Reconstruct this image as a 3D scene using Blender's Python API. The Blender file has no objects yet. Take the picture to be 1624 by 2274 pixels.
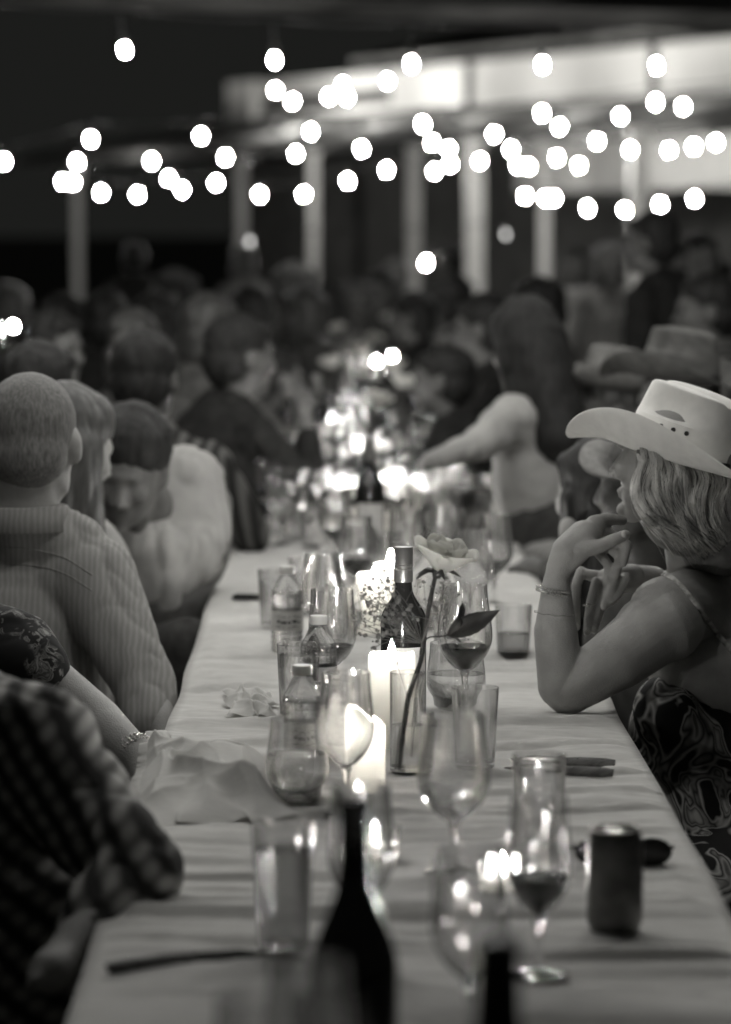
import bpy, math, random
import numpy as np
from mathutils import Vector, Matrix, Euler, noise as mnoise
random.seed(7); np.random.seed(7)
S = bpy.context.scene
COL = S.collection
R = math.radians
PI = math.pi

# ------------------------------------------------------------------ camera, night sky, exposure
FPX = 7579.0                     # focal length in reference pixels (frame 1624 x 2274)
CAM = Vector((0, 0, 1.58))
cam_d = bpy.data.cameras.new('camera'); cam = bpy.data.objects.new('camera', cam_d)
COL.objects.link(cam); S.camera = cam
YAW = math.atan(68 / FPX); PITCH = math.atan(635 / FPX)
cam.location = CAM
cam.rotation_euler = (PI / 2 - PITCH, 0, -YAW)
cam_d.sensor_fit = 'VERTICAL'; cam_d.sensor_height = 36; cam_d.sensor_width = 25.7
cam_d.lens = FPX / 2274 * 36
cam_d.clip_start = 0.1; cam_d.clip_end = 600
cam_d.dof.use_dof = True; cam_d.dof.focus_distance = 5.55; cam_d.dof.aperture_fstop = 3.3
cam_d.dof.aperture_blades = 0

wd = bpy.data.worlds.new('World'); S.world = wd; wd.use_nodes = True
bg = wd.node_tree.nodes['Background']
bg.inputs[0].default_value = (0.0080, 0.0082, 0.0076, 1); bg.inputs[1].default_value = 1.0
vs = S.view_settings
vs.view_transform = 'Standard'; vs.look = 'None'; vs.gamma = 1; vs.exposure = 0.5; vs.use_curve_mapping = False
cy = S.cycles
cy.max_bounces = 16; cy.transmission_bounces = 16; cy.transparent_max_bounces = 32
cy.diffuse_bounces = 3; cy.glossy_bounces = 5
cy.caustics_reflective = False; cy.caustics_refractive = False; cy.blur_glossy = 0.3
cy.sample_clamp_indirect = 60
cy.use_denoising = True
BULB_L = 560.0

_e = Euler(cam.rotation_euler).to_matrix()
RIGHT, UP, FWD = _e @ Vector((1, 0, 0)), _e @ Vector((0, 1, 0)), _e @ Vector((0, 0, -1))
def ray(px, py): return FWD * FPX + RIGHT * (px - 812) + UP * (1137 - py)
def W(px, py, Y):
    d = ray(px, py); return CAM + d * (Y / d.y)
TZ = 0.75
def T(px, py, z=TZ):
    d = ray(px, py); return CAM + d * ((z - CAM.z) / d.z)
def PM(Y): return FPX / Y        # reference pixels per metre at depth Y

# ------------------------------------------------------------------ materials
def mat(name, base=0.5, rough=0.6, spec=0.4, build=None, **kw):
    m = bpy.data.materials.new(name); m.use_nodes = True
    n = m.node_tree.nodes; l = m.node_tree.links; p = n['Principled BSDF']
    p.inputs['Base Color'].default_value = (base, base * 0.99, base * 0.955, 1)
    p.inputs['Roughness'].default_value = rough
    p.inputs['Specular IOR Level'].default_value = spec
    for k, v in kw.items():
        p.inputs[k.replace('_', ' ')].default_value = v
    if build: build(n, l, p)
    return m
def coord(n, l, scale=(1, 1, 1), rot=(0, 0, 0), kind='Object'):
    t = n.new('ShaderNodeTexCoord'); mp = n.new('ShaderNodeMapping')
    mp.inputs['Scale'].default_value = scale; mp.inputs['Rotation'].default_value = rot
    l.new(t.outputs[kind], mp.inputs['Vector']); return mp.outputs[0]
def ramp(n, l, src, stops):
    r = n.new('ShaderNodeValToRGB'); cr = r.color_ramp
    while len(cr.elements) > len(stops): cr.elements.remove(cr.elements[-1])
    while len(cr.elements) < len(stops): cr.elements.new(0.5)
    for e, (p, v) in zip(cr.elements, stops):
        e.position = p; e.color = (v, v * 0.99, v * 0.955, 1)
    l.new(src, r.inputs[0]); return r.outputs[0]
def bump(n, l, p, src, s=0.3, d=0.002):
    b = n.new('ShaderNodeBump'); b.inputs['Strength'].default_value = s; b.inputs['Distance'].default_value = d
    l.new(src, b.inputs['Height']); l.new(b.outputs[0], p.inputs['Normal'])
def noisy(lo, hi, scale, det=4, sc3=(1, 1, 1), bs=0.25, bd=0.001):
    def f(n, l, p):
        v = coord(n, l, sc3); t = n.new('ShaderNodeTexNoise')
        t.inputs['Scale'].default_value = scale; t.inputs['Detail'].default_value = det
        l.new(v, t.inputs['Vector'])
        l.new(ramp(n, l, t.outputs[0], [(0.3, lo), (0.7, hi)]), p.inputs['Base Color'])
        if bs: bump(n, l, p, t.outputs[0], bs, bd)
    return f
def stripes(lo, hi, scale, axis='X', rot=(0, 0, 0), dist=0.6, lo2=None):
    def f(n, l, p):
        v = coord(n, l, (1, 1, 1), rot)
        w = n.new('ShaderNodeTexWave'); w.bands_direction = axis
        w.inputs['Scale'].default_value = scale; w.inputs['Distortion'].default_value = dist
        w.inputs['Detail'].default_value = 2; l.new(v, w.inputs['Vector'])
        c = ramp(n, l, w.outputs[0], [(0.25, lo), (0.8, hi)])
        l.new(c, p.inputs['Base Color'])
    return f
def plaid(lo, hi, sc, rot=(0, 0, 0)):
    def f(n, l, p):
        v = coord(n, l, (1, 1, 1), rot)
        outs = []
        for ax, k in (('X', 1.0), ('Z', 1.25)):
            w = n.new('ShaderNodeTexWave'); w.bands_direction = ax
            w.inputs['Scale'].default_value = sc * k; w.inputs['Distortion'].default_value = 0.8
            w.inputs['Detail'].default_value = 1; l.new(v, w.inputs['Vector']); outs.append(w.outputs[0])
        m1 = n.new('ShaderNodeMath'); m1.operation = 'MULTIPLY_ADD'; l.new(outs[1], m1.inputs[0]); m1.inputs[1].default_value = .5; m1.inputs[2].default_value = .42
        mx = n.new('ShaderNodeMath'); mx.operation = 'MULTIPLY'
        l.new(outs[0], mx.inputs[0]); l.new(m1.outputs[0], mx.inputs[1])
        l.new(ramp(n, l, mx.outputs[0], [(0.08, lo), (0.8, hi)]), p.inputs['Base Color'])
    return f
def floral(lo, hi, sc, dens=0.5):
    def f(n, l, p):
        v = coord(n, l)
        t = n.new('ShaderNodeTexNoise'); t.inputs['Scale'].default_value = sc
        t.inputs['Detail'].default_value = 1.5; t.inputs['Distortion'].default_value = 1.6
        l.new(v, t.inputs['Vector'])
        a = ramp(n, l, t.outputs[0], [(0.50, lo), (0.54, hi), (0.575, lo * 1.4), (0.62, hi * 0.75), (0.64, hi * 0.2), (0.70, hi)])
        m2 = n.new('ShaderNodeTexNoise'); m2.inputs['Scale'].default_value = sc * 0.45; l.new(v, m2.inputs['Vector'])
        k = ramp(n, l, m2.outputs[0], [(dens - 0.04, 0.0), (dens + 0.03, 1.0)])
        mx = n.new('ShaderNodeMix'); mx.data_type = 'RGBA'
        l.new(k, mx.inputs[0]); mx.inputs[6].default_value = (lo, lo, lo, 1); l.new(a, mx.inputs[7])
        l.new(mx.outputs[2], p.inputs['Base Color'])
    return f
def glassmat(name, ior=1.45, tint=0.98, fac=0.8, rough=0.0):
    m = bpy.data.materials.new(name); m.use_nodes = True; n = m.node_tree.nodes; l = m.node_tree.links
    n.clear(); o = n.new('ShaderNodeOutputMaterial'); g = n.new('ShaderNodeBsdfGlass'); t = n.new('ShaderNodeBsdfTransparent')
    g.inputs['IOR'].default_value = ior; g.inputs['Roughness'].default_value = rough
    g.inputs['Color'].default_value = (tint,) * 3 + (1,); t.inputs[0].default_value = (tint,) * 3 + (1,)
    mx = n.new('ShaderNodeMixShader'); mx.inputs[0].default_value = fac
    l.new(t.outputs[0], mx.inputs[1]); l.new(g.outputs[0], mx.inputs[2]); l.new(mx.outputs[0], o.inputs[0])
    return m
def emitter(name, L, col=(1, 0.985, 0.95)):
    m = bpy.data.materials.new(name); m.use_nodes = True; n = m.node_tree.nodes; l = m.node_tree.links
    n.clear(); o = n.new('ShaderNodeOutputMaterial'); e = n.new('ShaderNodeEmission')
    e.inputs[0].default_value = (*col, 1); e.inputs[1].default_value = L; l.new(e.outputs[0], o.inputs[0]); return m
def waxmat():
    m = bpy.data.materials.new('candle_wax'); m.use_nodes = True; n = m.node_tree.nodes; l = m.node_tree.links
    n.clear(); o = n.new('ShaderNodeOutputMaterial'); d = n.new('ShaderNodeBsdfDiffuse'); t = n.new('ShaderNodeBsdfTranslucent')
    nz = n.new('ShaderNodeTexNoise'); nz.inputs['Scale'].default_value = 30
    v = coord(n, l); l.new(v, nz.inputs['Vector']); c = ramp(n, l, nz.outputs[0], [(0.3, 0.86), (0.7, 0.93)])
    l.new(c, d.inputs[0]); l.new(c, t.inputs[0])
    mx = n.new('ShaderNodeMixShader'); mx.inputs[0].default_value = 0.28
    l.new(d.outputs[0], mx.inputs[1]); l.new(t.outputs[0], mx.inputs[2]); l.new(mx.outputs[0], o.inputs[0]); return m
def clothmat(name, lo, hi, trans=0.25, sc=40):
    m = mat(name, hi, 0.85, 0.1, noisy(lo, hi, sc, 5, (1, 3, 1), 0.3, 0.001))
    n = m.node_tree.nodes; l = m.node_tree.links
    p = n['Principled BSDF']; o = n['Material Output']
    t = n.new('ShaderNodeBsdfTranslucent'); t.inputs[0].default_value = (hi, hi, hi * .96, 1)
    mx = n.new('ShaderNodeMixShader'); mx.inputs[0].default_value = trans
    l.new(p.outputs[0], mx.inputs[1]); l.new(t.outputs[0], mx.inputs[2]); l.new(mx.outputs[0], o.inputs[0]); return m

M = {}
M['bulb'] = emitter('bulb_glow', BULB_L)
M['flame'] = emitter('flame_glow', 700)
M['flamefar'] = emitter('flame_glow_far', 650)
M['socket'] = mat('socket_rubber', 0.03, 0.5)
M['cable'] = mat('cable_rubber', 0.03, 0.6)
M['glass'] = glassmat('clear_glass')
M['plastic'] = glassmat('clear_plastic', 1.35, 0.96, 0.6, 0.03)
M['water'] = glassmat('water', 1.33, 0.99, 0.7)
M['beer'] = glassmat('amber_drink', 1.33, 0.72, 0.75)
M['wine'] = mat('red_wine', 0.004, 0.03, 0.5)
M['darkglass'] = mat('dark_bottle_glass', 0.016, 0.10, 0.7, noisy(0.012, 0.022, 9, bs=0))
M['foil'] = mat('capsule_foil', 0.22, 0.35, 0.6, noisy(0.17, 0.25, 40, bs=0.1), Metallic=0.6)
M['label'] = mat('paper_label', 0.55, 0.7, 0.2, noisy(0.48, 0.6, 60))
M['print'] = mat('label_ink', 0.06, 0.6)
M['cap'] = mat('white_cap', 0.75, 0.4)
M['wax'] = waxmat()
M['wick'] = mat('wick', 0.02, 0.9)
M['cloth'] = clothmat('tablecloth_linen', 0.50, 0.60, 0.0, 25)
M['napkin'] = clothmat('napkin_cotton', 0.60, 0.68, 0.2, 60)
M['wood'] = mat('handle_wood', 0.16, 0.5, 0.4, noisy(0.08, 0.22, 30, 6, (1, 8, 1)))
M['metal'] = mat('steel', 0.6, 0.22, 0.5, noisy(0.5, 0.65, 30, bs=0.05), Metallic=1.0)
M['can'] = mat('can_aluminium', 0.13, 0.38, 0.5, noisy(0.09, 0.34, 22, 3, (1, 1, 1), 0.0), Metallic=0.35)
M['blackplastic'] = mat('black_plastic', 0.02, 0.25)
M['leather'] = mat('black_leather', 0.025, 0.45, 0.4, noisy(0.015, 0.035, 80))
M['petal'] = clothmat('rose_petal', 0.72, 0.82, 0.5, 20)
M['stem'] = mat('rose_stem', 0.045, 0.6, 0.3, noisy(0.03, 0.06, 50))
M['leaf'] = mat('rose_leaf', 0.06, 0.5, 0.4, noisy(0.04, 0.08, 30))
M['tinystem'] = mat('gypsophila_stem', 0.16, 0.7)
M['bud'] = mat('gypsophila_bud', 0.26, 0.8, 0.2, noisy(0.16, 0.38, 400, bs=0))
def skinf(lo, hi):
    def f(n, l, p):
        v = coord(n, l); a = n.new('ShaderNodeTexNoise'); a.inputs['Scale'].default_value = 18; a.inputs['Detail'].default_value = 6; l.new(v, a.inputs['Vector'])
        l.new(ramp(n, l, a.outputs[0], [(0.32, lo), (0.68, hi)]), p.inputs['Base Color'])
        b = n.new('ShaderNodeTexVoronoi'); b.inputs['Scale'].default_value = 420; l.new(v, b.inputs['Vector'])
        m_ = n.new('ShaderNodeMath'); m_.operation = 'MULTIPLY_ADD'; l.new(a.outputs[0], m_.inputs[0]); m_.inputs[1].default_value = 2.0; l.new(b.outputs[0], m_.inputs[2])
        bump(n, l, p, m_.outputs[0], 0.5, 0.0011)
    return f
M['skin'] = mat('skin', 0.27, 0.58, 0.35, skinf(.26, .36))
M['skindeep'] = mat('skin_deep', 0.09, 0.45, 0.5, skinf(.07, .11))
M['skinshade'] = mat('skin_shade', 0.12, 0.5, 0.4, noisy(0.09, 0.15, 25, 5, (1, 1, 1), 0.12, 0.0006))  # skin darkened in its colour to stand for shade on boy and crowd
M['nail'] = mat('finger_nail', 0.45, 0.25, 0.5)
M['hairblond'] = mat('blond_hair', 0.32, 0.42, 0.5, noisy(0.35, 0.85, 34, 3, (1, 1, 0.5), 0))  # wide tone range puts highlights into the strand colour
M['hairblonddk'] = mat('blond_hair_shade', 0.16, 0.5, 0.5, noisy(0.08, 0.2, 40, 3, (1, 1, 0.3), 0))  # darker copy of the blond, shade put into the colour
M['hairdark'] = mat('dark_hair', 0.018, 0.6, 0.25, noisy(0.010, 0.028, 90, 3, (1, 1, 0.15), 0.3, 0.002))
M['hairmid'] = mat('brown_hair', 0.05, 0.5, 0.5, noisy(0.03, 0.09, 90, 3, (1, 1, 0.15), 0.3, 0.002))
M['hairgrey'] = mat('cropped_grey_hair', 0.17, 0.7, 0.3, noisy(0.10, 0.20, 220, 3, (1, 1, 0.25), 0.2, 0.001))
M['eye'] = mat('eye', 0.03, 0.2)
M['felt'] = mat('hat_felt', 0.8, 0.8, 0.15, noisy(0.76, 0.84, 45, 5, (1, 1, 1), 0.12, 0.0006))
M['feltgrey'] = mat('grey_hat_felt', 0.11, 0.85, 0.15, noisy(0.08, 0.14, 30))
M['straw'] = mat('straw_hat', 0.42, 0.8, 0.15, noisy(0.18, 0.26, 60))
M['band'] = mat('hat_band', 0.02, 0.4)
M['floraldress'] = mat('floral_dress', 0.03, 0.7, 0.2, floral(0.014, 0.5, 9.5, 0.45))
M['floralsleeve'] = mat('floral_sleeve', 0.03, 0.8, 0.15, floral(0.014, 0.24, 34.0, 0.45))
M['strap'] = mat('dress_strap', 0.34, 0.7, 0.2, noisy(0.1, 0.5, 70))
M['stripeshirt'] = mat('striped_shirt', 0.33, 0.85, 0.1, stripes(0.27, 0.335, 30, 'X', dist=3.0))
M['whiteshirt'] = mat('white_shirt', 0.40, 0.85, 0.1, noisy(0.33, 0.45, 9))
M['plaidshirt'] = mat('plaid_shirt', 0.1, 0.85, 0.1, plaid(0.035, 0.45, 10.0, (0.0, R(42), 0.2)))
M['plaiddark'] = mat('plaid_shirt_dark', 0.06, 0.85, 0.1, stripes(0.03, 0.12, 9, 'X'))
M['black'] = mat('black_cloth', 0.022, 0.9, 0.1, noisy(0.016, 0.03, 30))
M['grey'] = mat('grey_cloth', 0.09, 0.85, 0.1, noisy(0.06, 0.12, 25))
M['pale'] = mat('pale_cloth', 0.2, 0.85, 0.1, noisy(0.14, 0.26, 12))
M['jeans'] = mat('dark_trousers', 0.05, 0.9, 0.1, noisy(0.035, 0.07, 30))
M['shoe'] = mat('shoe', 0.03, 0.5)
M['chair'] = mat('chair_white', 0.5, 0.5, 0.4, noisy(0.44, 0.55, 15))
M['beads'] = mat('bead_silver', 0.6, 0.25, 0.5, noisy(0.4, 0.75, 300, bs=0), Metallic=0.7)
M['lawn'] = mat('lawn', 0.09, 0.95, 0.1, noisy(0.05, 0.12, 6, 8))
M['plaster'] = mat('painted_wall', 0.6, 0.85, 0.1, noisy(0.52, 0.66, 0.9, 5))
M['boards'] = mat('painted_boards', 0.55, 0.7, 0.2, noisy(0.48, 0.6, 1.4, 4))
M['rooftile'] = mat('roof_tiles', 0.10, 0.9, 0.1, noisy(0.06, 0.13, 1.6, 6))
M['darkwall'] = mat('dark_wall', 0.12, 0.9, 0.1, noisy(0.09, 0.15, 2))
M['beam'] = mat('overhead_beam', 0.09, 0.7, 0.3, noisy(0.03, 0.2, 2.2, 2, (1, 6, 6)))  # pale patches are light on the beam, put into its colour
M['lampglow'] = emitter('lamp_tube', 9)

# ------------------------------------------------------------------ mesh kit
class G:
    def __init__(s): s.v = []; s.f = []; s.mi = []; s.cm = 0
    def add(s, v, f):
        k = len(s.v); s.v += [tuple(a) for a in v]; s.f += [tuple(i + k for i in q) for q in f]
        s.mi += [s.cm] * len(f); return s
    def lathe(s, prof, n=32, o=(0, 0, 0), ax=None, sx=1, sy=1):
        V = []; F = []
        q = (Vector(ax).to_track_quat('Z', 'Y').to_matrix() if ax else Matrix.Identity(3)); o = Vector(o)
        idx = []
        for r, z in prof:
            if r < 1e-6: idx.append([len(V)] * n); V.append(q @ Vector((0, 0, z)) + o)
            else:
                b = len(V); idx.append(list(range(b, b + n)))
                for i in range(n):
                    a = 2 * PI * i / n; V.append(q @ Vector((r * sx * math.cos(a), r * sy * math.sin(a), z)) + o)
        for a, b in zip(idx, idx[1:]):
            for i in range(n):
                j = (i + 1) % n; q4 = []
                for t in (a[i], a[j], b[j], b[i]):
                    if t not in q4: q4.append(t)
                if len(q4) > 2: F.append(q4)
        return s.add(V, F)
    def tube(s, pts, rad, n=8, cap=True, flat=1.0):
        pts = [Vector(p) for p in pts]; m = len(pts)
        if not hasattr(rad, '__len__'): rad = [rad] * m
        V = []; F = []
        t0 = (pts[1] - pts[0]).normalized()
        u = t0.orthogonal().normalized()
        for i, p in enumerate(pts):
            t = (pts[min(i + 1, m - 1)] - pts[max(i - 1, 0)])
            t = t.normalized() if t.length > 1e-9 else t0
            u = (u - t * u.dot(t)); u = u.normalized() if u.length > 1e-6 else t.orthogonal().normalized()
            w = t.cross(u)
            for k in range(n):
                a = 2 * PI * k / n; V.append(p + (u * math.cos(a) + w * math.sin(a) * flat) * rad[i])
        for i in range(m - 1):
            for k in range(n):
                j = (k + 1) % n; F.append((i * n + k, i * n + j, (i + 1) * n + j, (i + 1) * n + k))
        if cap: F.append(tuple(range(n - 1, -1, -1))); F.append(tuple((m - 1) * n + k for k in range(n)))
        return s.add(V, F)
    def box(s, c, d, rot=0, tilt=None):
        c = Vector(c); h = [x / 2 for x in d]; q = Matrix.Rotation(rot, 3, 'Z')
        if tilt is not None: q = tilt
        V = [q @ Vector((x * h[0], y * h[1], z * h[2])) + c for x in (-1, 1) for y in (-1, 1) for z in (-1, 1)]
        return s.add(V, [(0, 1, 3, 2), (4, 6, 7, 5), (0, 4, 5, 1), (2, 3, 7, 6), (0, 2, 6, 4), (1, 5, 7, 3)])
    def ell(s, c, r, n=16, rot=None):
        q = rot if rot is not None else Matrix.Identity(3); c = Vector(c)
        V = []; F = []; m = n // 2
        for i in range(m + 1):
            t = PI * i / m
            if i in (0, m): V.append(c + q @ Vector((0, 0, r[2] * math.cos(t)))); continue
            for k in range(n):
                a = 2 * PI * k / n
                V.append(c + q @ Vector((r[0] * math.sin(t) * math.cos(a), r[1] * math.sin(t) * math.sin(a), r[2] * math.cos(t))))
        def I(i, k): return 0 if i == 0 else (len(V) - 1 if i == m else 1 + (i - 1) * n + k % n)
        for i in range(m):
            for k in range(n):
                q4 = []
                for t in (I(i, k), I(i + 1, k), I(i + 1, k + 1), I(i, k + 1)):
                    if t not in q4: q4.append(t)
                F.append(q4)
        return s.add(V, F)
    def cap(s, p0, r0, p1, r1, n=26):
        p0 = Vector(p0); p1 = Vector(p1); d = p1 - p0; L = max(d.length, 1e-5)
        prof = [(0, -r0)] + [(r0 * math.sin(a), -r0 * math.cos(a)) for a in (PI * .1, PI * .2, PI * .3, PI * .4, PI * .48)] + \
               [(r1 * math.sin(a), L - r1 * math.cos(a)) for a in (PI * .52, PI * .6, PI * .7, PI * .8, PI * .9)] + [(0, L + r1)]
        return s.lathe(prof, n, p0, d if d.length > 1e-5 else (0, 0, 1))
    def mesh(s, name, mats, smooth=True):
        me = bpy.data.meshes.new(name); me.from_pydata(s.v, [], s.f)
        for m in (mats if isinstance(mats, (list, tuple)) else [mats]): me.materials.append(m)
        me.polygons.foreach_set('use_smooth', [smooth] * len(me.polygons))
        if s.cm: me.polygons.foreach_set('material_index', s.mi)
        me.update()
        if smooth: me.set_sharp_from_angle(angle=R(38))
        return me
    def obj(s, name, mats, parent=None, smooth=True, loc=None):
        o = bpy.data.objects.new(name, s.mesh(name, mats, smooth)); COL.objects.link(o)
        if parent is not None: o.parent = parent
        if loc is not None: o.location = loc
        return o
def fixn(o):
    import bmesh
    b = bmesh.new(); b.from_mesh(o.data); bmesh.ops.recalc_face_normals(b, faces=b.faces); b.to_mesh(o.data); b.free(); return o
def shift(o, v):
    o.data.transform(Matrix.Translation(-Vector(v))); return o
def tag(o, label, cat, group=None):
    o['label'] = label; o['category'] = cat
    if group: o['group'] = group
    return o
def thing(name, label, cat, loc=(0, 0, 0), rz=0, group=None):
    o = bpy.data.objects.new(name, None); COL.objects.link(o); o.empty_display_size = 0.05
    o.location = loc; o.rotation_euler = (0, 0, rz); return tag(o, label, cat, group)
def structure(o): o['kind'] = 'structure'; return o
def dup(root, loc, rz=0.0, label=None, group=None, scale=None, mats=None):
    def cp(o, par):
        c = o.copy(); COL.objects.link(c)
        if par is not None: c.parent = par
        for ch in o.children: cp(ch, c)
        return c
    c = cp(root, None); c.location = loc; c.rotation_euler = (0, 0, rz)
    if scale: c.scale = (scale,) * 3
    if label: c['label'] = label
    if group: c['group'] = group
    elif 'group' in c.keys() and group == '': del c['group']
    return c
def blob(prims, name, mats, voxel=0.01, parent=None, it=4, wr=0, wsc=12, world=True, fac=0.5, wdir=(1, 1, 1)):
    """one continuous surface grown from tapered limbs and rounded masses"""
    g = G()
    for p in prims:
        if p[0] == 'c': g.cap(*p[1:])
        else: g.ell(p[1], p[2], 26, p[3] if len(p) > 3 else None)
    me = g.mesh(name, mats); t = bpy.data.objects.new(name, me); COL.objects.link(t)
    fixn(t)
    r = t.modifiers.new('r', 'REMESH'); r.mode = 'VOXEL'; r.voxel_size = voxel; r.use_smooth_shade = True
    s_ = t.modifiers.new('s', 'SMOOTH'); s_.iterations = it; s_.factor = fac
    dg = bpy.context.evaluated_depsgraph_get(); ev = t.evaluated_get(dg)
    me2 = bpy.data.meshes.new_from_object(ev); bpy.data.objects.remove(t); bpy.data.meshes.remove(me)
    me2.name = name
    if wr:
        n = len(me2.vertices); co = np.empty(n * 3, 'f'); no = np.empty(n * 3, 'f')
        me2.vertices.foreach_get('co', co); me2.vertex_normals.foreach_get('vector', no)
        co = co.reshape(-1, 3); no = no.reshape(-1, 3)
        q = co * wsc * np.array(wdir, 'f')
        n1 = vn3(q + .6 * vn3(q * .7 + 3)[:, None]); r1 = 1 - np.abs(n1 - .5) * 2; n2 = vn3(q * 2.1 + 7); r2 = 1 - np.abs(n2 - .5) * 2
        d = .25 - .55 * r1 ** 5 - .32 * r2 ** 4 + (n2 - .5) * .35
        co += no * (d * wr)[:, None]
        me2.vertices.foreach_set('co', co.ravel())
    if parent is not None and world: me2.transform(Matrix.Translation(-parent.location))
    me2.polygons.foreach_set('use_smooth', [True] * len(me2.polygons))
    me2.materials.clear()
    for m in (mats if isinstance(mats, (list, tuple)) else [mats]): me2.materials.append(m)
    o = bpy.data.objects.new(name, me2); COL.objects.link(o)
    if parent is not None: o.parent = parent
    return o
_LAT = np.random.RandomState(3).rand(64, 64, 64).astype('f')
def vn3(p):
    i = np.floor(p).astype(int); f = p - i; f = f * f * (3 - 2 * f); i &= 63; j = (i + 1) & 63
    x0, y0, z0 = i.T; x1, y1, z1 = j.T; fx, fy, fz = f.T
    def L(a, b, t): return a + (b - a) * t
    c = L(L(L(_LAT[x0, y0, z0], _LAT[x1, y0, z0], fx), L(_LAT[x0, y1, z0], _LAT[x1, y1, z0], fx), fy),
          L(L(_LAT[x0, y0, z1], _LAT[x1, y0, z1], fx), L(_LAT[x0, y1, z1], _LAT[x1, y1, z1], fx), fy), fz)
    return c
def vn2(x, y, s=0.0): return vn3(np.stack([x.ravel(), y.ravel(), np.full(x.size, s)], 1)).reshape(x.shape)
def grid_mesh(name, P, mats, parent=None):
    h, w = P.shape[:2]; g = G()
    v = P.reshape(-1, 3); me = bpy.data.meshes.new(name)
    a = np.arange(h * w).reshape(h, w)
    f = np.stack([a[:-1, :-1], a[:-1, 1:], a[1:, 1:], a[1:, :-1]], -1).reshape(-1, 4)
    me.from_pydata(v.tolist(), [], f.tolist()); me.materials.append(mats)
    me.polygons.foreach_set('use_smooth', [True] * len(me.polygons))
    o = bpy.data.objects.new(name, me); COL.objects.link(o)
    if parent is not None: o.parent = parent
    return o

# ------------------------------------------------------------------ ground
g = G(); g.add([(-300, -50, 0), (300, -50, 0), (300, 500, 0), (-300, 500, 0)], [(0, 1, 2, 3)])
structure(g.obj('lawn', M['lawn']))

# ------------------------------------------------------------------ the veranda building
A0 = Vector((4.18 + .425 * 9, 36 - .905 * 9, 0)); DIRF = Vector((-.4253, .905, 0)).normalized(); NB = Vector((.905, .4253, 0))  # NB points behind the facade
def fp(s, back, z): return A0 + DIRF * s + NB * back + Vector((0, 0, z))
def s_at(px, back=0):                      # facade distance whose image column is px
    best = min((abs((lambda p: (p.x / p.y) * FPX + 744 - px)(fp(s / 20, back, 2))), s / 20) for s in range(0, 1200))
    return best[1]
bld = thing('veranda_building', 'long pale veranda building with tiled hip roof and lit upper wall', 'building', fp(0, 0, 0))
def slab(name, pts, th, m, parent=bld, dirn=Vector((0, 0, 1))):
    g = G(); a = [Vector(p) for p in pts]; b = [p - dirn * th for p in a]; n = len(a)
    g.add(a + b, [tuple(range(n)), tuple(range(2 * n - 1, n - 1, -1))] + [(i, i + n, (i + 1) % n + n, (i + 1) % n) for i in range(n)])
    o = g.obj(name, m, None, False); fixn(o)
    if parent is not None: shift(o, parent.location); o.parent = parent
    return o
sL = s_at(90); s5 = s_at(520, 1.6); s11 = s_at(1120, .8)
slab('roof', [fp(0, -.3, 2.68), fp(sL, -.3, 2.68), fp(s5 - .6, 1.6, 3.16), fp(0, 1.6, 3.06)], .06, M['rooftile'])
slab('roof', [fp(sL, -.3, 2.68), fp(sL + 1, 6, 2.68), fp(s5 + 1, 4, 3.4), fp(s5 - .6, 1.6, 3.16)], .06, M['rooftile'])
# tile rows stand proud of the slope
rowm = None
for k in range(7):
    t = (k + .5) / 7
    a = fp(0, -.3 + 1.9 * t, 2.69 + .37 * t); b = fp(sL + (s5 - .6 - sL) * t, -.3 + 1.9 * t, 2.69 + .47 * t)
    g = G(); g.tube([a, a.lerp(b, .5), b], .025, 6); o = g.obj('tile_row', M['rooftile'], None); shift(o, bld.location); o.parent = bld
slab('eave_board', [fp(0, -.34, 2.66), fp(sL, -.34, 2.66), fp(sL, -.30, 2.66), fp(0, -.30, 2.66)], .10, M['rooftile'])
slab('upper_wall', [fp(0, 1.62, 3.72), fp(s5 - 5.4, 1.62, 3.72), fp(s5 - 5.4, 1.72, 3.72), fp(0, 1.72, 3.72)], .70, M['plaster'])
for a_, b_ in ((1045, 16), (1452, 14)):
    s = s_at(a_, 1.6); o = slab('wall_batten', [fp(s, 1.56, 3.7), fp(s + .10, 1.56, 3.7), fp(s + .10, 1.615, 3.7), fp(s, 1.615, 3.7)], .6, M['rooftile'])
slab('window_band', [fp(s5 - 5.4, 1.62, 3.72), fp(s5, 1.62, 3.72), fp(s5, 1.72, 3.72), fp(s5 - 5.4, 1.72, 3.72)], .24, M['plaster'])
slab('window_sill', [fp(s5 - 5.4, 1.60, 3.26), fp(s5, 1.60, 3.26), fp(s5, 1.72, 3.26), fp(s5 - 5.4, 1.72, 3.26)], .12, M['plaster'])
slab('window_opening', [fp(s5 - 5.4, 1.90, 3.5), fp(s5, 1.90, 3.5), fp(s5, 1.94, 3.5), fp(s5 - 5.4, 1.94, 3.5)], .3, M['darkwall'])
slab('corner_column', [fp(s5 - .9, 1.5, 3.74), fp(s5, 1.5, 3.74), fp(s5, 1.7, 3.74), fp(s5 - .9, 1.7, 3.74)], .62, M['plaster'])
slab('upper_roof', [fp(0, 1.2, 3.86), fp(s5 - 5, 1.2, 3.86), fp(s5 - 5, 6, 5.2), fp(0, 6, 5.2)], .08, M['darkwall'])
slab('lit_wall_band', [fp(0, .95, 2.6), fp(s11, .95, 2.6), fp(s11, 1.05, 2.6), fp(0, 1.05, 2.6)], .60, M['boards'])
slab('back_wall', [fp(0, 3.4, 2.62), fp(sL, 3.4, 2.62), fp(sL, 3.5, 2.62), fp(0, 3.5, 2.62)], 2.62, M['darkwall'])
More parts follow.
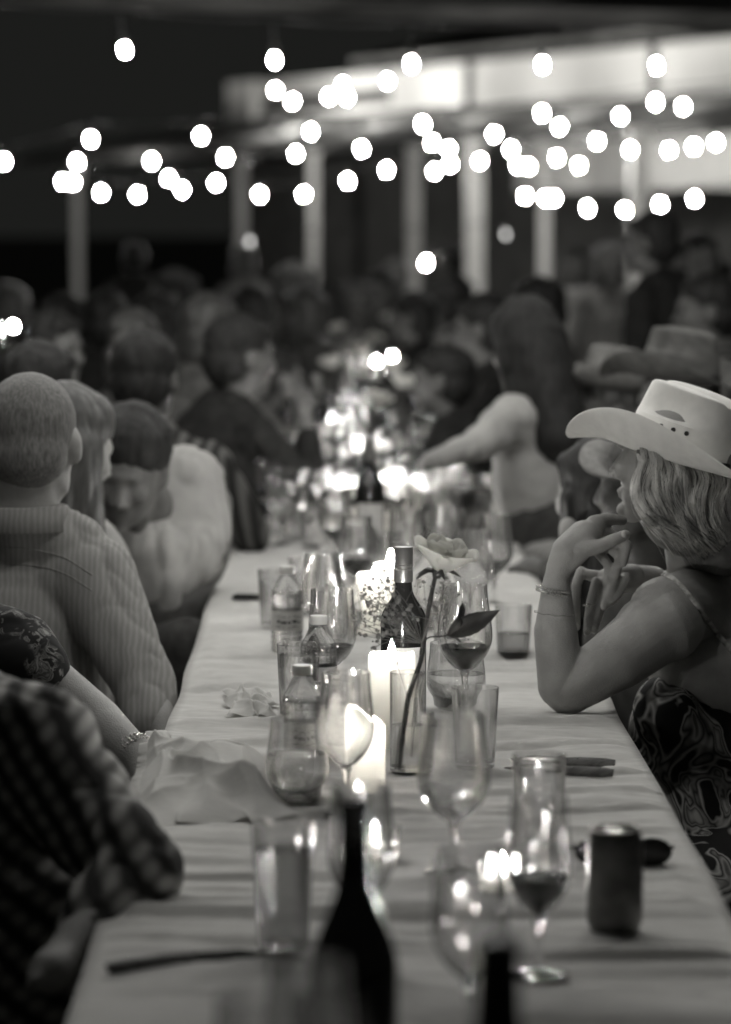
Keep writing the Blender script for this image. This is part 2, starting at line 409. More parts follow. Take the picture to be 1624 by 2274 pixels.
for px, w, back in ((175, .13, .1), (540, .15, 1.4), (697, .13, .1), (918, .17, .1), (1053, .20, -.6), (1207, .12, .3), (1418, .18, -.9), (1720, .16, .1)):
    s = s_at(px, back); c = fp(s, back, 0); g = G()
    g.box((c.x, c.y, 1.33), (w, w, 2.56)); g.box((c.x, c.y, .12), (w + .06, w + .06, .24)); g.box((c.x, c.y, 2.56), (w + .04, w + .04, .09))
    o = g.obj('post', M['boards'], None, False); shift(o, bld.location); o.parent = bld
# lamps of the building, the bracket ones added: housings with real light washing the walls
def wall_lamp(px, back, z, power, lab, rad=.12, br=False):
    s = s_at(px, back); c = fp(s, back, z)
    t = thing('flood_lamp', lab, 'lamp', c, 0); dz = -.14 if br else .26
    g = G(); g.lathe([(0, -.05), (.07, -.05), (.08, 0), (.08, .07), (0, .09)], 12); g.obj('lamp_housing', M['blackplastic'], t)
    if br: g = G(); g.tube([Vector((0, 0, 0)), fp(s, -.32, 2.66) - c], .015, 6); g.obj('bracket', M['blackplastic'], t)
    ld = bpy.data.lights.new('flood_light', 'POINT'); ld.energy = power; ld.shadow_soft_size = rad; ld.color = (1, .985, .95)
    lo = bpy.data.objects.new('flood_light', ld); COL.objects.link(lo); lo.location = (0, 0, dz); lo.parent = t
for px, pw in ((1780, 20), (1480, 22), (1240, 45), (1010, 32), (800, 60), (620, 85)):
    wall_lamp(px, .35, 2.92, pw * 1.3, 'black flood lamp on the veranda roof below the upper wall, %s' %
              {1780: 'beyond the right edge', 1480: 'above the brightest post', 1240: 'right of the middle seam', 1010: 'left of the middle seam', 800: 'by the dark window opening', 620: 'by the pale corner column'}[px])
for px, pw, nm in ((1700, 40, 'rightmost of the added bracket lamps on the veranda eave'), (1330, 45, 'added bracket lamp left of the brightest veranda post'), (1160, 50, 'added bracket lamp where the pale wall band ends'),
                   (950, 30, 'added bracket lamp between the two middle veranda posts'), (560, 34, 'added bracket lamp above the short pale post stub'), (200, 42, 'leftmost added bracket lamp on the veranda eave')):
    wall_lamp(px, -1.1, 2.50, pw * 1.5, nm, br=True)  # bracket lamps added to brighten the posts and pale wall band
beam = thing('overhead_beam', 'dark beam with painted light patches crossing the top of the view above the bulbs', 'beam', W(1100, 30, 14))
g = G(); g.tube([W(-500, -30, 14), W(560, 8, 14), W(1000, 24, 14), W(1700, 50, 14), W(2600, 84, 14)], .04, 8); o = g.obj('beam', M['beam']); shift(o, beam.location); o.parent = beam
for px in (-480, 2580):
    p = W(px, -20 if px < 0 else 80, 14); g = G(); g.box((p.x, p.y, p.z / 2), (.1, .1, p.z)); o = g.obj('post', M['beam'], None, False); shift(o, beam.location); o.parent = beam

# ------------------------------------------------------------------ festoon strings
BR = 0.0135
gb = G(); gb.lathe([(0, -.032), (.007, -.030), (.0115, -.023), (BR, -.012), (.0122, .0), (.0095, .010), (.008, .016), (0, .016)], 12)
bulb_me = gb.mesh('bulb', M['bulb'])
gs = G(); gs.lathe([(0, .012), (.014, .012), (.016, .02), (.016, .055), (.008, .062), (0, .062)], 10)
sock_me = gs.mesh('socket', M['socket'])
def festoon(pts, label, drop=0.03, me=None):
    pts = [Vector(p) for p in pts]
    t = thing('string_light', label, 'string lights', pts[0], 0, 'festoon strings over the party')
    path = []
    for a, b in zip(pts, pts[1:]):
        for k in range(4):
            u = k / 4; q = a.lerp(b, u); q.z += .062 + drop - .10 * (b - a).length * u * (1 - u); path.append(q)
    path.append(pts[-1] + Vector((0, 0, .062 + drop)))
    g = G(); g.tube([p - t.location for p in path], .005, 5); g.obj('cable', M['cable'], t)
    for p in pts:
        b = bpy.data.objects.new('bulb', me or bulb_me); COL.objects.link(b); b.parent = t; b.location = p - t.location
        b.rotation_euler = (random.uniform(-.15, .15), random.uniform(-.15, .15), 0)
        s = bpy.data.objects.new('socket', sock_me); COL.objects.link(s); s.parent = b
        if drop > .05:
            g = G(); g.tube([(0, 0, .06), (0, 0, .06 + drop)], .004, 5); w = g.obj('drop_wire', M['cable'], b)
rows = [
 (16, [(-60, 88), (277, 106), (610, 129), (914, 138), (1205, 140), (1458, 142), (1740, 136)], 'highest string with widely spaced bulbs near the top of the view', .12),
 (22, [(-235, 390), (10, 356), (202, 306), (446, 299), (690, 289), (939, 273), (1204, 249), (1456, 224), (1690, 200)], 'string rising from the left edge to the upper right across the tiled roof', .03),
 (27, [(171, 357), (337, 356), (501, 347), (657, 339), (803, 328), (960, 314), (1098, 296), (1243, 279), (1378, 256), (1517, 234), (1660, 212)], 'string just below the eave line starting at the left post', .03),
 (30, [(612, 198), (650, 223), (731, 213), (771, 214), (762, 187), (861, 178)], 'short cluster of bulbs in front of the pale corner column', .03),
 (31, [(140, 401), (162, 402), (225, 426), (306, 430), (375, 394), (405, 419), (480, 404), (577, 430), (675, 429), (772, 400), (859, 375), (965, 378), (1000, 363), (1066, 355), (1135, 329)], 'lowest drooping string on the left half between the posts', .03),
 (29, [(997, 329), (1150, 365), (1174, 368), (1237, 348), (1286, 365), (1326, 312), (1400, 330), (1486, 331), (1541, 323), (1590, 314), (1680, 306)], 'string across the pale wall band on the right', .03),
 (28, [(1167, 433), (1212, 437), (1231, 438), (1305, 460), (1388, 464), (1466, 452), (1542, 439), (1680, 420)], 'lowest string on the right below the pale wall band', .03),
]
for Y, ps, lab, dr in rows: festoon([W(x, y, Y) for x, y in ps], lab, dr)
M['bulbdim'] = emitter('dim_bulb_glow', 2.5)
dim_me = bulb_me.copy(); dim_me.materials.clear(); dim_me.materials.append(M['bulbdim'])
festoon([W(x, y, 25) for x, y in [(947, 581), (975, 580)]], 'pair of touching bulbs hanging low between the two middle posts', .03)
festoon([W(x, y, 25) for x, y in [(555, 534), (1123, 518)]], 'two very dim bulbs far apart just above the crowd', .03, dim_me)
# the strings go on over the guests, above the frame
for k, Y in enumerate((5.35, 6.6, 7.5, 8.6, 9.9)):
    n = 8; hz = 2.55 if Y < 8 else 2.8
    xs = [-2.0 + 4.0 * i / (n - 1) for i in range(n)] if Y > 6 else [-1.1, -.65, -.2, .25, .7]
    festoon([(x, Y + .15 * math.sin(i * 2.1), hz + .12 * (abs(x) / 2.5) ** 2) for i, x in enumerate(xs)],
            'string of bulbs above the guests, the %s one crossing from the camera' % ('first', 'second', 'third', 'fourth', 'fifth', 'sixth', 'seventh', 'eighth', 'ninth')[k])

# ------------------------------------------------------------------ the long table
XL, XR = -.281, .480; Y0, Y1 = 2.3, 21.5
tab = thing('banquet_table', 'very long narrow banquet table running away down the middle', 'table', ((XL + XR) / 2, Y0, 0))
for k in range(8):
    ya = Y0 + .03 + k * 2.4; g = G(); g.box(((XL + XR) / 2, ya + 1.19, TZ - .035), (XR - XL - .03, 2.38, .03)); o = g.obj('tabletop', M['wood'], None, False); shift(o, tab.location); o.parent = tab
    for sx in (XL + .08, XR - .08):
        for yy in (ya + .2, ya + 2.2):
            g = G(); g.tube([(sx, yy, 0), (sx, yy, TZ - .05)], .016, 8); o = g.obj('leg', M['metal']); shift(o, tab.location); o.parent = tab
ys = [Y0]
while ys[-1] < Y1: ys.append(ys[-1] + .0016 * ys[-1])
ys = np.array(ys)
u = np.concatenate([np.linspace(-.30, -.02, 8), np.linspace(0, 1, 46), np.linspace(1.02, 1.30, 8)])
UU, YY = np.meshgrid(u, ys)
inner = np.clip(UU, 0, 1); over = np.where(UU < 0, -UU, np.where(UU > 1, UU - 1, 0)); sg = np.where(UU < 0, -1, 1)
Xc = XL + inner * (XR - XL)
fold = .5 + .5 * np.sin(YY * 17 + 4 * vn2(YY * 1.3, UU * 0 + 2.2))
Xc = Xc + sg * np.minimum(over * 3, 1) * (.010 + .05 * over * fold * 2)
Zc = TZ - over * 1.0
top = (UU >= 0) & (UU <= 1)
am = .35 + 1.3 * vn2(YY * 2.1 + UU, UU * 2.2, 21.0)
sk = UU * (vn2(YY * .8, UU * 0 + 3, 4.0) - .5) * .5
wr = (vn2((YY + sk) * 24, UU * 1.6, 1.3) - .5) * .0075 * am + (vn2((YY - sk * .6) * 52, UU * 3.2, 5.3) - .5) * .0034 * am + (vn2(YY * 6 + UU * 2, UU * 2.5, 9.1) - .5) * .012
rid = 1 - np.abs(vn2((YY + sk * 1.4) * 9 + UU * .8, UU * 1.1, 3.7) - .5) * 2
wr += np.clip(rid - .84, 0, 1) * .055 * am
rid2 = 1 - np.abs(vn2(YY * 2.6 + UU * 2.2, UU * 2.4 - YY * .9, 12.7) - .5) * 2
wr += np.clip(rid2 - .90, 0, 1) * .035
wr += .0022 * np.exp(-((UU - .46) / .012) ** 2)
wr = np.clip(wr, -.004, .014) * np.clip(np.minimum(UU, 1 - UU) / .05, 0, 1)
Zc = Zc + np.where(top, wr + .002, 0)
Xc = Xc + (vn2(YY * 3, UU * 0 + .5, 2) - .5) * .014 * (np.abs(UU - .5) > .45)
cl = grid_mesh('tablecloth', np.stack([Xc, YY, Zc], -1), M['cloth'])
tag(cl, 'creased pale linen tablecloth covering the whole long table', 'tablecloth')
def tz(): return TZ + .003

# ------------------------------------------------------------------ table ware builders (local origin at the base)
NS = 40
def glass_bowl(rmax, rrim, z0, H, th=.0012, zmax=.42, n=NS):
    out = []
    for i in range(15):
        t = i / 14
        if t < zmax: r = rmax * math.sin(PI / 2 * (t / zmax)) ** .72
        else:
            k = (t - zmax) / (1 - zmax); r = rmax + (rrim - rmax) * (k * k * (3 - 2 * k))
        out.append((max(r, 0.0), z0 + (H - z0) * t))
    out[0] = (0, z0)
    inn = [(max(r - th, 0), z + (th * 2.2 if i < 3 else 0)) for i, (r, z) in enumerate(out)]; inn[0] = (0, z0 + .004)
    return out, inn
def liquid(inn, level, m, t, name):
    pr = [(max(r - .0004, 0), z + .0004) for r, z in inn if z <= level]
    if not pr: return
    nx = [q for q in inn if q[0] > 0 and q[1] > level][:1]
    rl = (nx[0][0] + pr[-1][0]) / 2 if nx else pr[-1][0]
    g = G(); g.lathe(pr + [(rl - .0006, level), (0, level)], NS); fixn(g.obj(name, m, t))
def wine_glass(loc, H=.20, rmax=.041, rrim=.033, stem=.062, fill=None, fm='wine', label='', group=None, rot=0, foot=.034):
    t = thing('wine_glass', label, 'wine glass', loc, rot, group)
    out, inn = glass_bowl(rmax, rrim, stem, H)
    g = G(); g.lathe(out + [(rrim - .0006, H + .0006)] + inn[::-1], NS); fixn(g.obj('bowl', M['glass'], t))
    g = G(); g.lathe([(0, .007), (.0065, .007), (.0042, .02), (.0038, stem * .6), (.006, stem - .004), (.009, stem + .003), (0, stem + .003)], 16); fixn(g.obj('stem', M['glass'], t))
    g = G(); g.lathe([(0, 0), (foot, 0), (foot, .0015), (foot * .6, .0035), (.007, .0075), (0, .0075)], NS); fixn(g.obj('foot', M['glass'], t))
    if fill: liquid(inn, stem + (H - stem) * fill, M[fm], t, 'wine' if fm == 'wine' else 'water')
    return t
def stemless(loc, H=.117, rmax=.05, rrim=.039, fill=None, fm='water', label='', group=None):
    t = thing('stemless_glass', label, 'glass', loc, 0, group)
    out, inn = glass_bowl(rmax, rrim, 0, H, .0014); out[1] = (rmax * .5, 0.0); out[2] = (rmax * .74, out[2][1] * .6)
    inn = [(0, .008), (rmax * .45, .009)] + [(r, z) for r, z in inn[2:]]
    g = G(); g.lathe(out + [(rrim - .0006, H + .0006)] + inn[::-1], NS); fixn(g.obj('bowl', M['glass'], t))
    if fill: liquid(inn, H * fill, M[fm], t, 'drink')
    return t
def tumbler(loc, H=.124, r0=.029, r1=.037, fill=None, fm='water', label='', group=None):
    t = thing('tumbler', label, 'glass', loc, 0, group)
    out = [(0, 0), (r0 - .002, 0), (r0, .002), (r0 + (r1 - r0) * .5, H * .5), (r1, H)]
    inn = [(0, .009), (r0 - .004, .009), (r0 - .002, .013), (r0 + (r1 - r0) * .5 - .0018, H * .5), (r1 - .0016, H)]
    g = G(); g.lathe(out + [(r1 - .0008, H + .0008)] + inn[::-1], NS); fixn(g.obj('glass_body', M['glass'], t))
    if fill:
        lv = H * fill; rr = r0 + (r1 - r0) * fill - .0024
        g = G(); g.lathe([(0, .0095), (r0 - .0046, .0095), (r0 - .0026, .0135), (rr, lv), (0, lv)], NS); fixn(g.obj('drink', M[fm], t))
    return t
def water_bottle(loc, H=.17, r=.031, label='', group=None, fill=.75, rot=0):
    t = thing('water_bottle', label, 'bottle', loc, rot, group)
    pr = [(0, 0), (r * .8, 0), (r, .006)]
    z = .012
    while z < H * .60: pr += [(r, z), (r * .955, z + .004), (r, z + .008)]; z += .011
    top = z
    pr += [(r, top), (r * .96, top + .012), (r * .72, H * .80), (.016, H * .88), (.0125, H * .90), (.0125, H * .93), (0, H * .93)]
    g = G(); g.lathe(pr, 32); fixn(g.obj('bottle_body', M['plastic'], t))
    g = G(); g.lathe([(0, H * .915), (.0150, H * .915), (.0153, H * .985), (.014, H), (0, H)], 24); fixn(g.obj('cap', M['cap'], t))
    z0, z1 = H * .27, H * .50
    g = G(); g.lathe([(r + .0004, z0), (r + .0006, z0 + .001), (r + .0006, z1 - .001), (r + .0004, z1)], 32); lb = g.obj('label', M['label'], t)
    g = G()
    for k in range(5):
        a = -2.2 + k * .34
        for q in range(3):
            g.box(((r + .0010) * math.cos(a), (r + .0010) * math.sin(a), z0 + .007 + q * .010 + (.002 if k % 3 == 0 else 0)), (.0004, (.010, .004, .007, .0115, .005)[(k + 2 * q) % 5], (.0014, .0052, .0012)[q]), a)
    g.obj('printing', M['print'], lb, False)
    if fill:
        g = G(); g.lathe([(0, .001), (r * .78, .001), (r * .94, .008), (r * .93, H * fill * .9), (0, H * fill * .9)], 32); fixn(g.obj('water', M['water'], t))
    return t
def wine_bottle(loc, H=.30, r=.0375, neck=.0145, label='', cap=True, lab=True, group=None, ct='wine bottle', nm='wine_bottle', rot=0, shf=.60):
    t = thing(nm, label, 'bottle', loc, rot, group)
    sh = H * shf; nk = H * .78
    pr = [(0, .012), (r * .6, .004), (r * .9, 0), (r, .005), (r, sh)]
    for i in range(1, 9):
        k = i / 8; pr.append((neck + (r - neck) * (.5 + .5 * math.cos(PI * k)) ** 1.0, sh + (nk - sh) * k))
    pr += [(neck * .95, nk + .01), (neck * .9, H - .012), (neck, H - .010), (neck, H), (0, H)]
    g = G(); g.lathe(pr, 36); fixn(g.obj('bottle_body', M['darkglass'], t))
    if cap:
        a, b = H * .81, H
        q = neck + .0006
        g = G(); g.lathe([(q, a), (q + .0004, a + .001), (q + .0004, H - .036), (q - .0006, H - .035), (q - .0006, H - .033), (q + .0004, H - .032), (q + .0004, H - .029), (q - .0006, H - .028), (q + .0004, H - .027), (q + .0004, H - .001), (q - .001, H + .001), (0, H + .001)], 36); fixn(g.obj('capsule', M['foil'], t))
    if lab:
        g = G(); n = 24; V = []; F = []
        for i in range(n + 1):
            a = -PI * .80 + PI * .62 * i / n
            for z in (H * .18, H * .46): V.append(((r + .0005) * math.cos(a), (r + .0005) * math.sin(a), z))
        F = [(2 * i, 2 * i + 2, 2 * i + 3, 2 * i + 1) for i in range(n)]; g.add(V, F); g.obj('label', M['label'], t)
    return t
def candle(loc, r=.038, H=.15, label='', lit=True, well=.045, slant=0, group=None, fm='flame'):
    t = thing('pillar_candle', label, 'candle', loc, 0, group)
    g = G(); n = 36
    pr = [(0, 0), (r * .97, 0), (r, .003), (r, H * .5), (r, H - .004), (r - .002, H), (r - .005, H - .001), (r - .006, H - .012), (r - .007, .012), (0, .010)]
    g.lathe(pr, n)
    if slant:
        g.v = [(x, y, z - (slant * max(0, (x / r + .35)) * (z / H) ** 6 if z > H * .5 else 0) + (.0015 * math.sin(math.atan2(y, x) * 3) if z > H * .9 else 0)) for x, y, z in g.v]
    else: g.v = [(x, y, z + (.002 * math.sin(math.atan2(y, x) * 3 + 1) + .001 * math.sin(math.atan2(y, x) * 5) if z > H * .92 else 0)) for x, y, z in g.v]
    fixn(g.obj('wax_body', M['wax'], t))
    zf = H - well
    g = G(); g.tube([(0, 0, .010), (0, 0, zf - .004), (.001, 0, zf + .006), (.002, 0, zf + .012)], .0011, 6); w = g.obj('wick', M['wick'], t)
    if lit:
        h0 = zf + .010; L = .034
        g = G(); g.lathe([(0, h0), (.004, h0 + .004), (.0062, h0 + .011), (.005, h0 + .019), (.0022, h0 + .028), (0, h0 + L)], 12); g.obj('flame', M[fm], w)
    return t
def can(loc, H=.122, r=.033, label='', m='can', rot=0, group=None):
    t = thing('drink_can', label, 'can', loc, rot, group)
    g = G(); g.lathe([(0, .004), (r * .72, .003), (r * .78, 0), (r * .84, .002), (r * .97, .012), (r, .016), (r, H - .014), (r * .93, H - .006), (r * .85, H - .001)], 36); fixn(g.obj('can_body', M[m], t))
    g = G(); g.lathe([(r * .85, H - .001), (r * .86, H + .001), (r * .82, H + .001), (r * .80, H - .004), (0, H - .004)], 36); ld = g.obj('can_lid', M['metal'], t)
    g = G(); g.ell((0, .004, H - .0015), (.010, .014, .0012), 12); g.obj('pull_tab', M['metal'], ld)
    return t
def P(px, py): q = T(px, py, TZ + .002); q.z = TZ + .0035; return q

# candles
candle(P(870, 1664), .0375, .151, 'white pillar candle burning in the middle beside the rose stem, the sharpest candle', well=.020)
candle(P(811, 1772), .0295, .133, 'white pillar candle with slanted melted rim standing behind the empty wine glass', slant=.022, well=.055)
candle(P(832, 1404), .037, .118, 'shorter white pillar candle behind the wine bottle, left of its neck', well=.03)
candle(P(868, 1372), .037, .112, 'white pillar candle with tall flame close behind the wine bottle neck', well=.012)
# bottles
wine_bottle(P(896, 1619), label='dark wine bottle with grey screw cap behind the middle candle', rot=.2)
wine_bottle(P(787, 2497), .302, .041, .0150, 'big dark bottle in the near foreground, its neck against the slanted candle', cap=False, lab=False, shf=.47)
wine_bottle(P(1104, 2965), .30, .037, .0175, 'dark bottle neck rising out of the bottom edge right of centre', cap=False, lab=False)
# bottles of water
water_bottle(P(672, 1728), label='clear plastic water bottle with white cap behind the near left stemless glass', rot=.3)
water_bottle(P(708, 1590), label='clear plastic water bottle between the full tumbler and the red wine glass', rot=1.0)
water_bottle(P(638, 1452), label='plastic water bottle farthest left on the cloth, behind the tumbler', rot=.1)
# wine glasses in and near focus
wine_glass(P(738, 1566), rmax=.0415, rrim=.037, fill=.30, label='wine glass with red wine left of the middle candles')
wine_glass(P(718, 1460), rmax=.043, rrim=.036, label='empty wine glass behind the red wine glass on the left')
wine_glass(P(1032, 1590), .222, .047, .038, .07, .32, label='large wine glass with red wine behind the rose leaf')
wine_glass(P(769, 1808), rmax=.040, rrim=.034, fill=None, label='empty wine glass directly in front of the slanted candle')
wine_glass(P(1008, 1941), .205, .0475, .040, .062, .35, 'water', label='big clear goblet of water right of the rose stem', foot=.038)
wine_glass(P(802, 2139), rmax=.038, rrim=.033, label='clear wine glass just behind the near dark bottle neck')
wine_glass(P(1042, 2320), rmax=.040, rrim=.036, label='empty wine glass in the near foreground left of the rising bottle neck')
wine_glass(P(1196, 2168), rmax=.036, rrim=.031, fill=.36, label='blurred glass of red wine left of the near drink can')
wine_glass(P(690, 2640), rmax=.040, rrim=.035, label='blurred wine glass overlapping the near dark bottle at its left', fill=.3)
wine_glass(P(585, 2750), rmax=.043, rrim=.038, label='blurred wine glass cut off by the bottom edge on the left')
stemless(P(1013, 1580), .117, .051, .045, .55, label='stemless glass of water in front of the large red wine glass')
stemless(P(660, 1790), .124, .046, .038, .6, label='stemless glass of water standing in front of the near water bottle')
tumbler(P(663, 1597), .126, .031, .0365, .86, label='tall tumbler nearly full of water on the left of the table')
tumbler(P(1055, 1706), .123, .030, .0365, None, label='empty tall tumbler right of the vase')
tumbler(P(1197, 1880), .122, .031, .0365, .25, label='blurred low filled tumbler in front of the wooden handled knives')
tumbler(P(630, 2112), .146, .029, .036, .8, 'beer', label='blurred pint glass left of the near dark bottle')
tumbler(P(1140, 1458), .098, .031, .036, .45, 'beer', label='short tumbler of amber drink by the bare forearm')
can(P(1365, 2072), label='dark patterned drink can near the right corner of the table', rot=.4)
can(P(1062, 1226), .158, .031, 'tall grey drink can right of the far glasses', 'can', group=None)
can(P(1022, 1222), .158, .026, 'slim grey drink can just left of the tall can')

# ---- vase with rose and gypsophila
vl = P(906, 1712)
vt = thing('bud_vase', 'clear cylinder vase of water holding the rose in front of the middle candle', 'vase', vl)
r, H = .0275, .150
g = G(); g.lathe([(0, 0), (r, 0), (r, H), (r - .0008, H + .0008), (r - .0016, H), (r - .0016, .006), (0, .006)], NS); fixn(g.obj('vase_body', M['glass'], vt))
g = G(); g.lathe([(0, .0065), (r - .002, .0065), (r - .002, .070), (0, .070)], NS); fixn(g.obj('water', M['water'], vt))
YV = vl.y
rose = thing('rose', 'single pale rose with long dark stem and two leaves standing in the vase', 'flower', vl + Vector((0, 0, .008)))
def zD(x, y, off=0): return W(850 * .6496 + x * .3601, (1700 + y / 1.804) * .6496, YV + off)
def loc_(pts, t): return [p - t.location for p in pts]
def smoothpath(pts, k=4):
    pts = [Vector(p) for p in pts]; out = []
    for i in range(len(pts) - 1):
        p0, p1, p2, p3 = pts[max(i - 1, 0)], pts[i], pts[i + 1], pts[min(i + 2, len(pts) - 1)]
        for j in range(k):
            t = j / k; out.append(.5 * ((2 * p1) + (p2 - p0) * t + (2 * p0 - 5 * p1 + 4 * p2 - p3) * t * t + (3 * p1 - p0 - 3 * p2 + p3) * t ** 3))
    out.append(pts[-1]); return out
st = smoothpath([zD(938, 1672), zD(950, 1500), zD(968, 1350), zD(985, 1240), zD(1020, 1130), zD(1062, 1010), zD(1080, 890), zD(1100, 760), zD(1128, 600), zD(1150, 500), zD(1158, 440)], 4)
g = G(); g.tube(loc_(st, rose), [.0042 - .0010 * (i / len(st)) + (.0009 if i % 9 == 4 else 0) for i in range(len(st))], 10); g.obj('stem', M['stem'], rose)
# bloom: overlapping cupped petals
bc = zD(1182, 345); bl = bc - rose.location
tilt = Matrix.Rotation(R(14), 3, 'Y') @ Matrix.Rotation(R(8), 3, 'X')
def petal(a0, spread, rad, hgt, flare, m=9, n=9, curl=.01):
    Pg = np.zeros((n, m, 3))
    for i in range(n):
        t = i / (n - 1)
        for j in range(m):
            s = (j / (m - 1) - .5) * 2
            wdt = spread * math.sin(PI * min(t * .62 + .18, .86)) ** .8
            a = a0 + s * wdt
            rr = rad * (.18 + .82 * math.sin(PI / 2 * min(t * 1.25, 1))) + flare * t ** 3 + .0010 * math.sin(s * 4 + a0 * 5) * t
            z = hgt * (t ** .85) * (1 - .20 * s * s * t) - curl * max(0, t - .8) * 5 * .25 + .0015 * math.sin(s * 4 + a0) * t
            Pg[i, j] = (rr * math.cos(a), rr * math.sin(a), z)
    return Pg
def put_petal(arr, nm='petal'):
    q = np.array(tilt) @ arr.reshape(-1, 3).T
    arr = (q.T + np.array(bl) + np.array((0, 0, -.031))).reshape(arr.shape)
    o = grid_mesh(nm, arr, M['petal'], rose); sm = o.modifiers.new('s', 'SOLIDIFY'); sm.thickness = .0007
for k in range(5): put_petal(petal(k * 1.257 + .3, .98, .037, .046, .014, curl=.010))
for k in range(4): put_petal(petal(k * 1.57 + .9, 1.05, .028, .056, .004))
for k in range(3): put_petal(petal(k * 2.09 + .2, 1.2, .019, .058, .001))
for k in range(3): put_petal(petal(k * 2.09 + .7, 1.1, .011, .056, 0))
g = G(); g.lathe([(0, 0), (.006, .001), (.009, .008), (.010, .014), (0, .014)], 12, bl + Vector((-.006, 0, -.038)), tilt @ Vector((0, 0, 1)));
fixn(g.obj('hip', M['stem'], rose))
for k in range(5):
    a = k * 1.257; d = Vector((math.cos(a), math.sin(a), 0)); b0 = bl + Vector((-.006, 0, -.027))
    g = G(); g.tube([b0 + d * .006, b0 + d * .018 + Vector((0, 0, .002)), b0 + d * .030 + Vector((0, 0, -.004)), b0 + d * .038 + Vector((0, 0, -.010))], [.004, .005, .003, .0005], 6, True, .25); g.obj('sepal', M['leaf'], rose)
def leaf(p0, p1, wid, nrm, bend):
    p0 = Vector(p0); p1 = Vector(p1); d = p1 - p0; side = d.cross(Vector(nrm)).normalized(); n = d.cross(side).normalized()
    A = np.zeros((15, 7, 3))
    for i in range(15):
        t = i / 14; w = wid * math.sin(PI * t ** .8) ** .9 * (1 if i % 2 else .93)
        for j in range(7):
            s = (j - 3) / 3; q = p0 + d * t + side * w * s + n * (bend * math.sin(PI * t) - abs(s) * w * .35 + .002 * math.sin(t * 12 + s))
            A[i, j] = q - rose.location
    o = grid_mesh('leaf', A, M['leaf'], rose); sm = o.modifiers.new('s', 'SOLIDIFY'); sm.thickness = .0006
g = G(); g.tube(loc_(smoothpath([zD(1085, 885), zD(1120, 862), zD(1180, 858), zD(1225, 850)]), rose), .0013, 6); g.obj('leaf_stalk', M['stem'], rose)
leaf(zD(1222, 852), zD(1550, 698, .01), .0165, (.1, -1, .35), .006)
leaf(zD(1222, 855), zD(1318, 640, .03), .008, (.8, -1, .2), -.012)
leaf(zD(1215, 852), zD(1360, 880, .04), .010, (.1, -.3, 1), .004)

gyp = thing('gypsophila_sprig', 'airy sprig of tiny white gypsophila flowers around the rose stem', 'flowers', vl + Vector((0, 0, .008)))
rg = random.Random(11)
g = G(); base = [zD(1000, 1600, .004), zD(1020, 1300, .002), zD(1062, 1020, .0), zD(1068, 900, -.004)]
g.tube(loc_(smoothpath(base), gyp), .0009, 5)
ends = []
hub = zD(1068, 900, -.004)
targets = [(790, 470), (720, 540), (700, 620), (650, 760), (690, 850), (760, 930), (860, 490), (850, 560), (930, 560), (800, 680), (760, 600), (720, 710), (900, 690), (930, 780), (1030, 590), (1080, 520), (1220, 500), (1200, 580), (1290, 610), (1250, 660), (1020, 650), (990, 690), (860, 830), (800, 860), (910, 820), (1030, 800), (840, 760), (1180, 690), (1240, 520), (1070, 640), (650, 800), (880, 620)]
targets += [(700 + 30 * math.cos(i * 2.4) * (1 + i % 3), 640 + 45 * math.sin(i * 1.7) * (1 + i % 3)) for i in range(7)] + [(820 + 40 * math.cos(i * 2.1), 560 + 60 * math.sin(i * 1.3)) for i in range(4)]
targets = [t for i, t in enumerate(targets) if not (850 < t[0] < 1100 and t[1] > 500 and i % 3)]
for tx, ty in targets:
    e = zD(tx, ty, rg.uniform(-.035, .03)); m = hub.lerp(e, .45) + Vector((rg.uniform(-.006, .006), rg.uniform(-.01, .01), rg.uniform(-.006, .012)))
    pth = smoothpath([hub, m, e], 5); g.tube(loc_(pth, gyp), .0005, 4)
    for k in range(rg.randint(4, 6)):
        s = pth[rg.randint(6, len(pth) - 1)]; q = s + Vector((rg.gauss(0, .010), rg.gauss(0, .010), rg.gauss(.002, .010)))
        g.tube(loc_([s, s.lerp(q, .6) + Vector((0, 0, .001)), q], gyp), .00035, 3); ends.append(q)
    ends.append(e)
g.tube(loc_(smoothpath([zD(990, 1330, -.01), zD(965, 1180, -.015), zD(915, 1030, -.02)]), gyp), .0006, 4); ends.append(zD(915, 1025, -.02))
g.obj('stems', M['tinystem'], gyp)
gf = G()
for j in range(7):
    a = j * .897; gf.ell((.0010 * math.cos(a), .0010 * math.sin(a), .0004 * (j % 2)), (.0011, .0008, .0008), 6)
gf.ell((0, 0, .0005), (.0011, .0011, .0011), 6)
fme = gf.mesh('blossom', M['bud'])
for q in ends:
    o = bpy.data.objects.new('blossom', fme); COL.objects.link(o); o.parent = gyp; o.location = q - gyp.location
    o.rotation_euler = (rg.uniform(0, 3), rg.uniform(0, 3), 0); s = rg.choice((.8, 1.0, 1.2, 1.5, 2.0)); o.scale = (s, s, s)

def votive(loc, label):  # candles added for their sparkle where bright spots had no clear source
    t = thing('added_votive_candle', label, 'candle', loc)
    g = G(); g.lathe([(0, 0), (.024, 0), (.0255, .002), (.029, .042), (.0285, .0426), (.028, .042), (.0245, .006), (0, .006)], 28); fixn(g.obj('glass_cup', M['glass'], t))
    g = G(); g.lathe([(0, .0065), (.0235, .0065), (.0248, .020), (0, .020)], 24); fixn(g.obj('wax_body', M['wax'], t))
    g = G(); g.tube([(0, 0, .019), (0, 0, .026)], .001, 6); w = g.obj('wick', M['wick'], t)
    g = G(); g.lathe([(0, .024), (.003, .027), (.0048, .033), (.0035, .041), (0, .052)], 12); g.obj('flame', M['flame'], w)
votive(P(843, 1908), 'small added votive candle right of the near dark bottle neck')
votive(P(1120, 1985), 'small added votive candle between the goblet foot and the near red wine glass')
